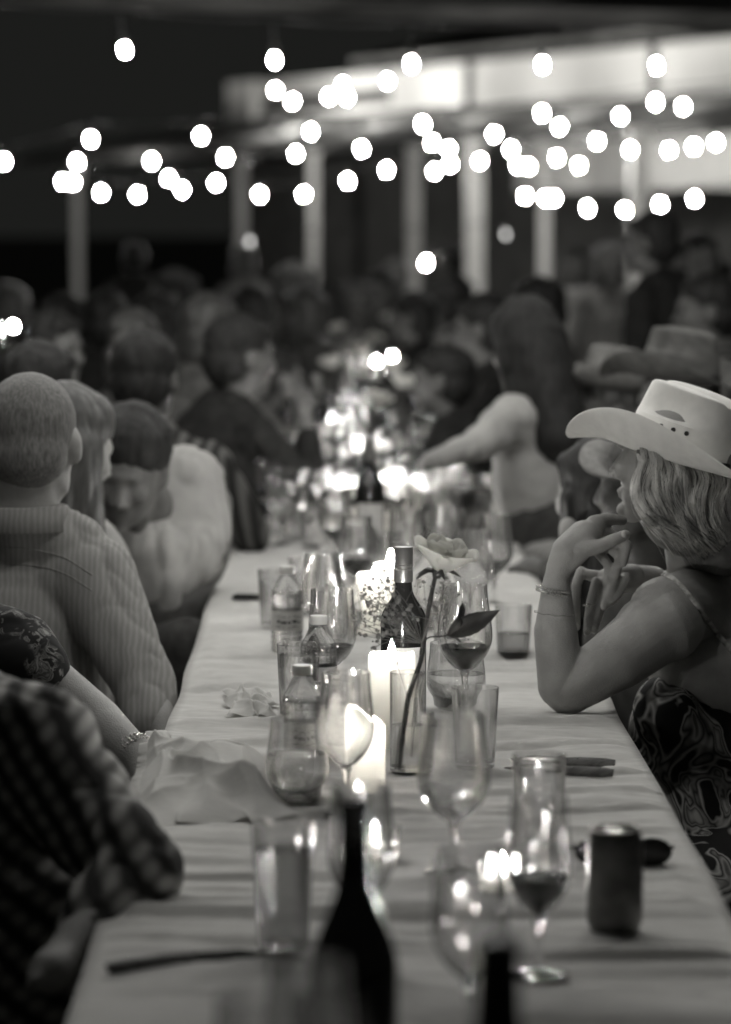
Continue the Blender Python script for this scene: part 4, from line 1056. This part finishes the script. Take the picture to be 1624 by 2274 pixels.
for k in range(2600):
    s = rh.random(); x0 = 1404 + 250 * s ** 1.15; j = rh.uniform(-7, 7); ln = rh.uniform(.5, 1.2)
    base = 988 + .25 * (x0 - 1400)
    sw_ = 1 - s
    K = [(0, 0), (8 + 12 * s, 34), (-4 + 8 * s, 80), (6 + 16 * s, 122), (34 + 18 * s, 156), (78 + 12 * s, 184), (125 - 30 * s, 196 + 26 * rh.random())]
    K2 = [(0, 0), (14, 40), (16, 90), (26, 135), (40, 175), (58, 205), (82, 232)]
    mix = rh.random() ** 1.5 if s < .45 else rh.random()
    ax = rh.uniform(-10, 10); ay = rh.uniform(-12, 12) if rh.random() < .9 else rh.uniform(-10, 40); lift = rh.uniform(-.002, .010)
    pts = []
    for i in range(7):
        if i / 6 > ln: break
        dx = K[i][0] * (1 - mix) + K2[i][0] * mix + ax * i / 6 + 7 * math.sin(i * 1.25 + s * 9 + mix * 1.5) + rh.uniform(-2, 2); dy = (K[i][1] * (1 - mix) + K2[i][1] * mix) + ay * i / 6
        pts.append(comb(x0 + dx + j * .3, base + dy, lift + .004 * math.sin(i + x0 * .13)))
    if len(pts) < 4: continue
    pts = [q - wo.location for q in smoothpath(pts, 3)]
    r0 = rh.choice((.0003, .0004, .0006, .0008, .0011)); m_ = len(pts)
    rad = [r0 * min(1, .5 + i / 3, (m_ - i) / 4 + .15) for i in range(m_)]
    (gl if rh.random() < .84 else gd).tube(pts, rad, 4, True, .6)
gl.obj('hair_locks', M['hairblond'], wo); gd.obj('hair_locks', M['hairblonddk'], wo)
put_chair(W(1640, 1700, 5.95).x, 5.98, R(80), 'white chair under the woman in the pale cowboy hat')

# ---- long haired guest with a pale visor beyond her
pj = thing('person', 'guest with pale visor cap seen past the hat brim of the cowboy hat woman', 'person', W(1450, 1500, 6.7).xy.to_3d())
jC = W(1440, 1085, 6.65); hp, p2, Q2 = head_prims(jC, (-.9, .35, -.05), (0, 0, 1), 1.0, True)
blob(hp + [c(jC, .05, W(1460, 1300, 6.7), .06), ('e', W(1480, 1440, 6.75), (.16, .12, .2)), c(W(1470, 1500, 6.75), .14, W(1500, 1900, 6.8), .16)], 'body', M['skindeep'], .010, pj)
blob([('e', W(1480, 1440, 6.75), (.17, .13, .21)), c(W(1470, 1500, 6.75), .15, W(1500, 1900, 6.8), .17)], 'shirt', M['grey'], .014, pj)
g = G(); V = []; n = 14
for i in range(n):
    a = -1.25 + 2.5 * i / (n - 1); V += [jC + Vector((-.070 * math.cos(a), .075 * math.sin(a), .046 + .030 * math.sin(a))), jC + Vector((-.135 * max(math.cos(a * .8), 0) ** .6, .066 * math.sin(a), .062 + .034 * math.sin(a)))]
g.add([v - pj.location for v in V], [(2 * i, 2 * i + 2, 2 * i + 3, 2 * i + 1) for i in range(n - 1)]); o = g.obj('visor_bill', M['straw'], pj); sm = o.modifiers.new('s', 'SOLIDIFY'); sm.thickness = .005
blob([('e', jC + Vector((.01, 0, .06)), (.088, .088, .06))], 'visor_cap', M['grey'], .008, pj)
pk = thing('person', 'long dark haired person seen from behind beyond the raised hand of the hat woman', 'person', W(1330, 1500, 7.0).xy.to_3d())
kC = W(1322, 1105, 7.0); hp, p2, Q2 = head_prims(kC, (-.5, .8, -.1), (0, 0, 1), .95, True)
blob(hp + [c(kC, .05, W(1335, 1290, 7.05), .06), ('e', W(1345, 1440, 7.1), (.15, .11, .2)), c(W(1345, 1500, 7.1), .13, W(1400, 1900, 7.15), .16), c(W(1290, 1340, 7.05), .045, W(1270, 1215, 6.9), .024), c(W(1268, 1215, 6.9), .024, W(1262, 1170, 6.9), .022)], 'body', M['skin'], .010, pk)
blob(hair_prims(p2, Q2, 1.0, 'long'), 'hair', M['hairdark'], .008, pk, 3, .008, 26, wdir=(1, 1, .3))
blob([('e', W(1350, 1470, 7.1), (.16, .12, .2)), c(W(1345, 1520, 7.1), .14, W(1400, 1900, 7.15), .17)], 'shirt', M['black'], .012, pk)

# ---- white topped woman reaching across, farther back
pw = thing('person', 'woman with dark shoulder length hair in a white top reaching her arm over the table', 'person', W(1230, 1200, 9.0).xy.to_3d())
wC = W(1165, 775, 9.0); hp, p2, Q2 = head_prims(wC, (-.45, .85, -.25), (-.1, 0, 1), 1.0, True)
arm = [c(W(1130, 935, 8.85), .048, W(1062, 985, 8.75), .038), c(W(1062, 985, 8.75), .036, W(985, 1015, 8.7), .030), c(W(985, 1015, 8.7), .026, W(958, 1020, 8.7), .024)]
blob(hp + arm + [c(wC, .05, W(1180, 880, 9.0), .06), ('e', W(1205, 985, 9.0), (.13, .12, .17)), c(W(1220, 1050, 9.0), .12, W(1280, 1260, 9.05), .15)] + finger([W(958, 1018, 8.7), W(940, 1022, 8.69), W(928, 1032, 8.68)], [.012, .010, .008]) + finger([W(960, 1028, 8.7), W(942, 1034, 8.69), W(932, 1044, 8.68)], [.012, .010, .008]), 'body', M['skin'], .010, pw)
blob([('e', W(1195, 990, 8.97), (.125, .11, .15)), c(W(1142, 922, 8.87), .060, W(1062, 985, 8.75), .047), c(W(1064, 985, 8.75), .047, W(1005, 1010, 8.72), .036), c(W(1145, 940, 8.9), .075, W(1225, 935, 9.05), .075), c(W(1200, 1060, 8.97), .13, W(1230, 1150, 9.0), .14)], 'shirt', M['whiteshirt'], .010, pw, 5, .018, 11, wdir=(1, 1, .8))
blob(hair_prims(p2, Q2, 1.05, 'long'), 'hair', M['hairdark'], .009, pw, 3, .008, 26, wdir=(1, 1, .3))
blob([c(W(1240, 1180, 9.0), .17, W(1290, 1330, 9.0), .19), c(W(1270, 1300, 9.0), .10, W(1180, 1350, 8.8), .08)], 'trousers', M['jeans'], .014, pw)
eyes(pw, p2, 1.0); put_chair(W(1240, 1200, 9.0).x, 9.05, R(80), 'white chair under the woman reaching across the table')

# ---- man with cropped hair in striped shirt, left
ma = thing('person', 'man with cropped grey hair in a striped collared shirt, seen from behind at left', 'person', W(40, 1700, 6.35).xy.to_3d())
mC = W(72, 990, 6.3); mf = (.10, .98, -.05); hp, p2, Q2 = head_prims(mC, mf, (-.03, 0, 1), 1.10)
el = W(322, 1520, 6.15); sh = W(205, 1290, 6.28)
body = hp + [c(mC - Vector((.02, .02, .06)), .062, W(55, 1165, 6.3), .068), c(sh, .05, el, .04), c(el, .04, W(375, 1650, 6.02), .028), ('e', W(40, 1420, 6.4), (.17, .12, .25)), c(W(30, 1500, 6.4), .14, W(20, 1900, 6.4), .15),
             c(W(-120, 1300, 6.4), .05, W(-130, 1560, 6.5), .04), c(W(20, 1900, 6.4), .09, W(250, 1900, 6.7), .06)] + finger([W(375, 1650, 6.02), W(392, 1668, 6.0), W(400, 1684, 5.98)], [.03, .02, .012])
blob(body, 'body', M['skin'], .009, ma)
msh = blob([c(W(-100, 1285, 6.42), .085, sh, .085), ('e', W(55, 1330, 6.35), (.17, .125, .15)), c(W(50, 1400, 6.36), .165, W(45, 1700, 6.38), .185), c(sh, .083, el, .058), c(el, .058, W(338, 1610, 6.08), .050), c(W(165, 1215, 6.3), .062, W(60, 1180, 6.3), .075), c(W(-120, 1300, 6.4), .07, W(-140, 1560, 6.5), .055)],
     'shirt', M['stripeshirt'], .006, ma, 5, .011, 9, wdir=(1.3, 1.3, .45))
g = G(); V = []; n = 20
for i in range(n):
    a = -PI * 1.12 + (PI * 1.24) * i / (n - 1); b = W(52, 1150, 6.3)
    V += [b + Vector((.070 * math.cos(a), .070 * math.sin(a), .022)), b + Vector((.080 * math.cos(a), .080 * math.sin(a), .020)), b + Vector((.094 * math.cos(a), .094 * math.sin(a), -.022))]
g.add([v - ma.location for v in V], [q for i in range(n - 1) for q in ((3 * i, 3 * i + 3, 3 * i + 4, 3 * i + 1), (3 * i + 1, 3 * i + 4, 3 * i + 5, 3 * i + 2))]); o = g.obj('collar', M['stripeshirt'], ma); sm = o.modifiers.new('s', 'SOLIDIFY'); sm.thickness = .004
bpy.context.view_layer.update()
for yy in (1215, 1250):
    g = G(); pts = smoothpath([W(-40, yy, 6.22), W(60, yy + 4, 6.20), W(140, yy + 22, 6.205), W(205, yy + 62, 6.215)], 5); g.tube([onto(msh, ma, q, .0004) - ma.location for q in pts], .0016, 5); g.obj('seam', M['stripeshirt'], ma)
blob(hair_prims(p2, Q2, 1.10, 'crop'), 'hair', M['hairgrey'], .006, ma, 22, .0022, 45)
blob([c(W(20, 1780, 6.4), .18, W(20, 1900, 6.4), .18), c(W(60, 1900, 6.4), .10, W(260, 1900, 6.7), .075), c(W(260, 1900, 6.7), .07, W(270, 2450, 6.7), .055)], 'trousers', M['jeans'], .012, ma)
put_chair(W(20, 1900, 6.4).x, 6.42, R(-25), 'white chair under the man in the striped shirt')
# ---- woman with long hair behind him
pb = thing('person', 'woman with long brown hair leaning in behind the man with cropped hair', 'person', W(150, 1500, 7.0).xy.to_3d())
bC = W(148, 1000, 6.95); hp, p2, Q2 = head_prims(bC, (.75, .5, -.3), (.1, 0, 1), 1.0, True)
blob(hp + [c(bC, .05, W(160, 1180, 7.0), .06), ('e', W(150, 1330, 7.05), (.15, .11, .2)), c(W(150, 1400, 7.05), .13, W(120, 1800, 7.1), .15)], 'body', M['skin'], .010, pb)
blob(hair_prims(p2, Q2, 1.04, 'cap') + hair_prims(p2, Q2, 1.04, 'long')[4:] + [c(W(180, 1000, 6.93), .045, W(205, 1190, 6.93), .028), c(W(165, 1000, 6.9), .06, W(185, 1180, 6.9), .04)], 'hair', M['hairmid'], .008, pb, 3, .009, 24, wdir=(1, 1, .25))
blob([('e', W(150, 1360, 7.05), (.16, .12, .2)), c(W(150, 1400, 7.05), .14, W(120, 1800, 7.1), .16)], 'shirt', M['grey'], .012, pb)
put_chair(W(120, 1700, 7.1).x, 7.1, R(-80), 'white chair under the long haired woman at left')
# ---- boy in white shirt looking down
bo = thing('person', 'dark haired boy in a loose white shirt bending his face down at the left side', 'person', W(330, 1500, 7.7).xy.to_3d())
oC = W(282, 1046, 7.45); hp, p2, Q2 = head_prims(oC, (-.10, -.90, -.42), (.12, -.40, .92), 1.08)
blob(hp + [c(oC + Vector((.02, .02, -.05)), .046, W(303, 1172, 7.545), .022), c(oC + Vector((.02, .04, -.03)), .05, W(330, 1120, 7.6), .055), ('e', W(370, 1200, 7.7), (.15, .12, .16)), c(W(350, 1260, 7.7), .13, W(330, 1480, 7.75), .15), c(W(470, 1120, 7.7), .05, W(482, 1228, 7.64), .030), c(W(260, 1260, 7.6), .04, W(330, 1330, 7.6), .03)], 'body', M['skinshade'], .009, bo)
blob([c(W(290, 1190, 7.62), .075, W(415, 1075, 7.7), .092), ('e', W(380, 1160, 7.7), (.135, .12, .16)), c(W(438, 1075, 7.7), .072, W(474, 1195, 7.64), .046), c(W(340, 1230, 7.66), .125, W(340, 1290, 7.7), .125), c(W(250, 1210, 7.62), .07, W(300, 1270, 7.62), .075), c(W(300, 1200, 7.62), .10, W(420, 1215, 7.66), .09), c(W(300, 1280, 7.62), .08, W(420, 1265, 7.64), .05)], 'shirt', M['whiteshirt'], .008, bo, 6, .022, 9, wdir=(1.3, 1, .6))
blob(hair_prims(p2, Q2, 1.10, 'cap'), 'hair', M['hairdark'], .008, bo, 3, .006, 28)
blob([c(W(320, 1400, 7.75), .15, W(330, 1480, 7.75), .16), c(W(340, 1480, 7.7), .09, W(420, 1440, 7.3), .07), c(W(420, 1440, 7.3), .07, W(430, 1900, 7.3), .05)], 'trousers', M['jeans'], .012, bo)
put_chair(W(330, 1450, 7.75).x, 7.8, R(-60), 'white chair under the boy in the white shirt')
# ---- floral sleeve, forearm with bracelets
pf = thing('person', 'person in a dark floral sleeve with bracelets, mostly cut by the left edge', 'person', W(-80, 2100, 5.35).xy.to_3d())
fE = W(215, 1618, 5.25)
blob([c(W(20, 1480, 5.35), .066, fE, .048), c(fE, .048, W(318, 1700, 5.15), .030), c(W(318, 1700, 5.15), .027, W(345, 1760, 5.08), .03)] + finger([W(345, 1755, 5.08), W(362, 1790, 5.05), W(366, 1815, 5.02)], [.013, .010, .008]) + finger([W(335, 1765, 5.09), W(348, 1800, 5.06), W(350, 1825, 5.03)], [.013, .010, .008]) +
     [('e', W(-120, 1620, 5.4), (.17, .12, .22)), c(W(-120, 1700, 5.4), .14, W(-100, 2150, 5.4), .16), c(W(-220, 1500, 5.4), .05, W(-280, 1300, 5.42), .05)] + head_prims(W(-290, 1190, 5.42), (.8, .5, 0), (0, 0, 1), 1.0, True)[0], 'body', M['skin'], .008, pf)
blob([c(W(30, 1450, 5.33), .070, W(62, 1492, 5.29), .067), ('e', W(-120, 1620, 5.4), (.18, .13, .23)), c(W(-60, 1450, 5.38), .09, W(20, 1450, 5.34), .072), c(W(-120, 1700, 5.4), .15, W(-100, 2150, 5.4), .17)], 'shirt', M['floralsleeve'], .007, pf, 4, .005, 14)
h2, p2, Q2 = head_prims(W(-290, 1190, 5.42), (.8, .5, 0), (0, 0, 1), 1.0, True); blob(hair_prims(p2, Q2, 1.0, 'long'), 'hair', M['hairmid'], .010, pf)
blob([c(W(-60, 2150, 5.4), .16, W(-20, 2160, 5.4), .14), c(W(0, 1990, 5.35), .10, W(250, 1900, 5.3), .085), c(W(250, 1900, 5.3), .08, W(260, 2500, 5.3), .06)], 'trousers', M['black'], .012, pf)
for dz in (0, .007, .014):
    g = G(); q = W(306, 1682, 5.17) - pf.location; d = (W(318, 1700, 5.15) - fE).normalized(); qq = d.to_track_quat('Z', 'Y').to_matrix()
    for k in range(30):
        a = 2 * PI * k / 30; g.ell(q - d * dz + qq @ Vector((.034 * math.cos(a), .034 * math.sin(a), 0)), (.0024,) * 3, 6)
    g.obj('bracelet', M['beads'], pf)
put_chair(W(-100, 2100, 5.4).x, 5.45, R(-80), 'white chair under the person in the floral sleeve')
# ---- near plaid shirt
pp = thing('person', 'blurred person in checked shirt with elbow on the near left table corner', 'person', W(-150, 2400, 4.4).xy.to_3d())
pS = W(75, 1665, 4.34); pE = W(300, 1935, 4.17)
blob([c(pS, .06, pE, .042), c(pE, .04, W(150, 2120, 4.0), .028), c(W(150, 2120, 4.0), .026, W(110, 2160, 3.95), .028), ('e', W(-130, 1860, 4.42), (.17, .12, .22)), c(W(-130, 1900, 4.42), .14, W(-150, 2500, 4.45), .16), c(W(-220, 1640, 4.4), .055, W(-300, 1480, 4.4), .052)] + head_prims(W(-330, 1340, 4.4), (.9, .3, -.1), (0, 0, 1), 1.0)[0] +
     finger([W(110, 2160, 3.95), W(80, 2190, 3.93), W(60, 2200, 3.92)], [.012, .010, .008]) + finger([W(118, 2150, 3.94), W(92, 2174, 3.92), W(70, 2184, 3.91)], [.012, .010, .008]), 'body', M['skin'], .010, pp)
blob([c(pS, .083, W(180, 1800, 4.26), .068), c(W(180, 1800, 4.26), .066, pE, .062), c(pE, .060, W(190, 2075, 4.05), .045), ('e', W(-100, 1840, 4.40), (.18, .13, .22)), c(W(-60, 1640, 4.38), .085, pS, .086), c(W(-40, 1850, 4.38), .13, W(-20, 2400, 4.42), .15), c(W(-150, 1900, 4.42), .15, W(-150, 2500, 4.45), .18)], 'shirt', M['plaidshirt'], .007, pp, 5, .016, 9)
h2, p2, Q2 = head_prims(W(-330, 1340, 4.4), (.9, .3, -.1), (0, 0, 1), 1.0); blob(hair_prims(p2, Q2, 1.0, 'short'), 'hair', M['hairdark'], .010, pp)
blob([c(W(-60, 2560, 4.4), .16, W(0, 2560, 4.4), .15), c(W(60, 2400, 4.35), .10, W(260, 2400, 4.35), .08), c(W(260, 2400, 4.35), .075, W(270, 3100, 4.35), .055)], 'trousers', M['jeans'], .014, pp)
put_chair(W(-150, 2400, 4.45).x, 4.5, R(-80), 'white chair under the person in the checked shirt')

# ---- crowd built from a few figures, each placed on its own
PR = {
 'A': person_proto('short', 'hairdark', 'plaiddark'), 'B': person_proto('short', 'hairdark', 'black', pose='up'), 'C': person_proto('bob', 'hairmid', 'grey', True),
 'D': person_proto('long', 'hairdark', 'pale', True, pose='up'), 'E': person_proto('short', 'hairmid', 'plaiddark'), 'F': person_proto('bun', 'hairdark', 'grey', True, pose='table'),
 'H': person_proto('crop', 'hairgrey', 'grey', hat='feltgrey'), 'I': person_proto('short', 'hairmid', 'stripeshirt', hat='straw'),
 'S': person_proto('short', 'hairdark', 'black', pose='down', standing=True), 'T': person_proto('bob', 'hairmid', 'pale', True, pose='down', standing=True)}
for t in PR.values():
    for ch in list(t.children): pass
TOP = {'S': 1.70, 'T': 1.70, 'H': 1.40, 'I': 1.40}
def guest(kind, px, ytop, Y, face, label, chair=True, group=None):
    q = W(px, ytop, Y); top = TOP.get(kind, 1.32); stand = kind in 'ST'
    s = q.z / top; s = min(max(s, .86), 1.16)
    t = dup(PR[kind], (q.x, Y, 0), R(face), label, group or ('standing guests' if stand else 'seated guests'), s)
    if chair and not stand: put_chair(q.x + .02 * math.sin(R(face)), Y - .02 * math.cos(R(face)), R(face), 'white folding chair under the ' + label[:60].rsplit(' ', 1)[0] if False else label_chair(label))
    return t
def label_chair(l):
    w = l.split(); return 'white folding chair under the ' + ' '.join(w[:9])
guest('A', 312, 738, 8.6, -15, 'man with thick dark hair in dark plaid shirt behind the boy')
guest('B', 505, 700, 9.8, -60, 'broad dark haired man all in black past the plaid shirt')
guest('B', 62, 762, 8.2, -40, 'dark haired man between the cropped hair man and left candle lamp')
guest('C', 452, 655, 11.2, -30, 'woman with brown bob in grey behind the man in black')
guest('A', 590, 770, 11.5, -70, 'dark shirted guest nearest the far left glasses')
guest('B', 560, 640, 13.2, 10, 'tall headed dark guest past the bob haired woman')
guest('F', 355, 655, 12.4, 40, 'dark haired woman with bun turned away at left')
guest('B', 230, 648, 12.8, -10, 'dark guest whose head covers the foot of the leftmost post')
guest('C', 300, 690, 11.0, 170, 'bob haired woman facing back toward the camera at left')
guest('D', 150, 655, 13.0, 150, 'dark long haired woman in white, left of the leftmost post')
guest('E', 25, 630, 14.5, 20, 'short haired guest at the left edge below the bulbs')
guest('A', 90, 690, 10.6, -120, 'plaid shirted guest turned right behind the far left candle')
guest('F', 400, 600, 16.0, 100, 'guest with hair bun far behind the bob haired woman')
guest('E', 640, 585, 15.8, -60, 'short haired guest left of the second post')
guest('C', 690, 640, 14.2, 60, 'bob haired guest at the far left end of the table')
guest('D', 735, 628, 18.0, 20, 'long haired guest in pale top right of the second post')
guest('E', 790, 620, 19.5, 190, 'brown haired guest facing us in line with the table')
guest('F', 850, 600, 20.5, 160, 'guest with hair bun facing us beyond the table end')
guest('B', 935, 650, 15.0, 70, 'dark guest just right of the farthest glasses')
guest('E', 880, 575, 22.5, 180, 'small far guest beneath the middle post')
guest('A', 990, 625, 16.5, 60, 'plaid guest between the two middle posts')
guest('B', 1100, 655, 11.8, 70, 'dark haired guest directly behind the woman in white')
guest('A', 1215, 618, 13.0, 100, 'dark haired guest in plaid left of the standing pale guest')
guest('C', 1040, 720, 12.6, 80, 'bob haired woman left of the woman in white')
guest('B', 1010, 770, 10.8, 75, 'dark guest hidden between glasses and the woman in white')
guest('I', 1392, 762, 9.0, 95, 'guest in straw hat left of the big grey hat')
guest('H', 1540, 722, 8.0, 60, 'man in a grey felt cowboy hat behind the pale one')
guest('A', 1600, 610, 12.0, 90, 'dark plaid guest in front of the rightmost dark figures')
guest('F', 1570, 570, 14.5, 200, 'guest with hair bun facing us at the right edge')
guest('S', 1470, 470, 12.6, 60, 'tall standing person dressed in black at right')
guest('S', 1545, 520, 14.0, 200, 'second standing dark figure beside the tall one in black')
guest('T', 1345, 540, 16.0, -150, 'standing woman in pale dress left of the tall dark person')
guest('T', 1290, 600, 18.5, 120, 'pale dressed standing guest right of the thin post')
guest('S', 300, 540, 21.0, 20, 'dark standing guest far off right of the leftmost post')
guest('T', 545, 585, 21.0, 30, 'pale standing guest below the short post stub')
guest('S', 1010, 590, 22.0, 60, 'dark standing guest far off between the middle posts')
for t in PR.values():
    for ch in list(t.children_recursive): bpy.data.objects.remove(ch)
    bpy.data.objects.remove(t)
# big pale bulk between the posts: a cloth covered drinks table
dt = thing('drinks_table', 'tall table under a pale cloth left of the standing figure in black', 'table', W(1335, 800, 16.5).xy.to_3d())
q = dt.location; g = G(); pr = []
n = 48; V = []; F = []
for i, (z, s) in enumerate(((1.28, 0), (1.28, .27), (1.26, .29), (.7, .31), (.02, .36))):
    for j in range(n):
        a = 2 * PI * j / n; w = 1 + (.05 * math.sin(a * 9) if z < 1.2 else 0); V.append((s * w * math.cos(a), s * w * math.sin(a), z))
for i in range(4):
    for j in range(n): F.append((i * n + j, i * n + (j + 1) % n, (i + 1) * n + (j + 1) % n, (i + 1) * n + j))
g.add(V, F); g.obj('cloth', M['pale'], dt)
g = G(); g.tube([(0, 0, 0), (0, 0, 1.26)], .04, 8); g.obj('leg', M['metal'], dt)
# second table at left with a lamp
t2 = thing('round_table', 'cloth covered table at far left carrying a bright candle lantern', 'table', W(-30, 800, 13.5).xy.to_3d())
g = G(); g.lathe([(0, .75), (.7, .75), (.72, .74), (.74, .45), (.76, .2)], 40); g.obj('cloth', M['pale'], t2)
g = G(); g.tube([(0, 0, 0), (0, 0, .74)], .05, 8); g.obj('leg', M['metal'], t2)
ql = W(30, 725, 9.6)
lt = thing('table_lamp', 'bright bare bulb in a cluster of crystal glass at the far left edge', 'lamp', ql - Vector((0, 0, .55)))
g = G(); g.lathe([(0, 0), (.08, 0), (.08, .01), (.012, .02), (.012, .50), (0, .50)], 16); g.obj('lamp_stand', M['metal'], lt)
g = G(); g.lathe([(0, .535), (.009, .538), (.013, .55), (.009, .562), (0, .566)], 12); g.obj('bulb', M['bulb'], lt)
for k in range(14):
    a = rf.uniform(0, 6.28); g = G(); g.lathe([(0, -.02), (.011, -.006), (.011, .006), (0, .02)], 6, (.055 * math.cos(a) - .012, .055 * math.sin(a), .55 - rf.uniform(-.01, .09))); g.obj('crystal', M['glass'], lt, False)
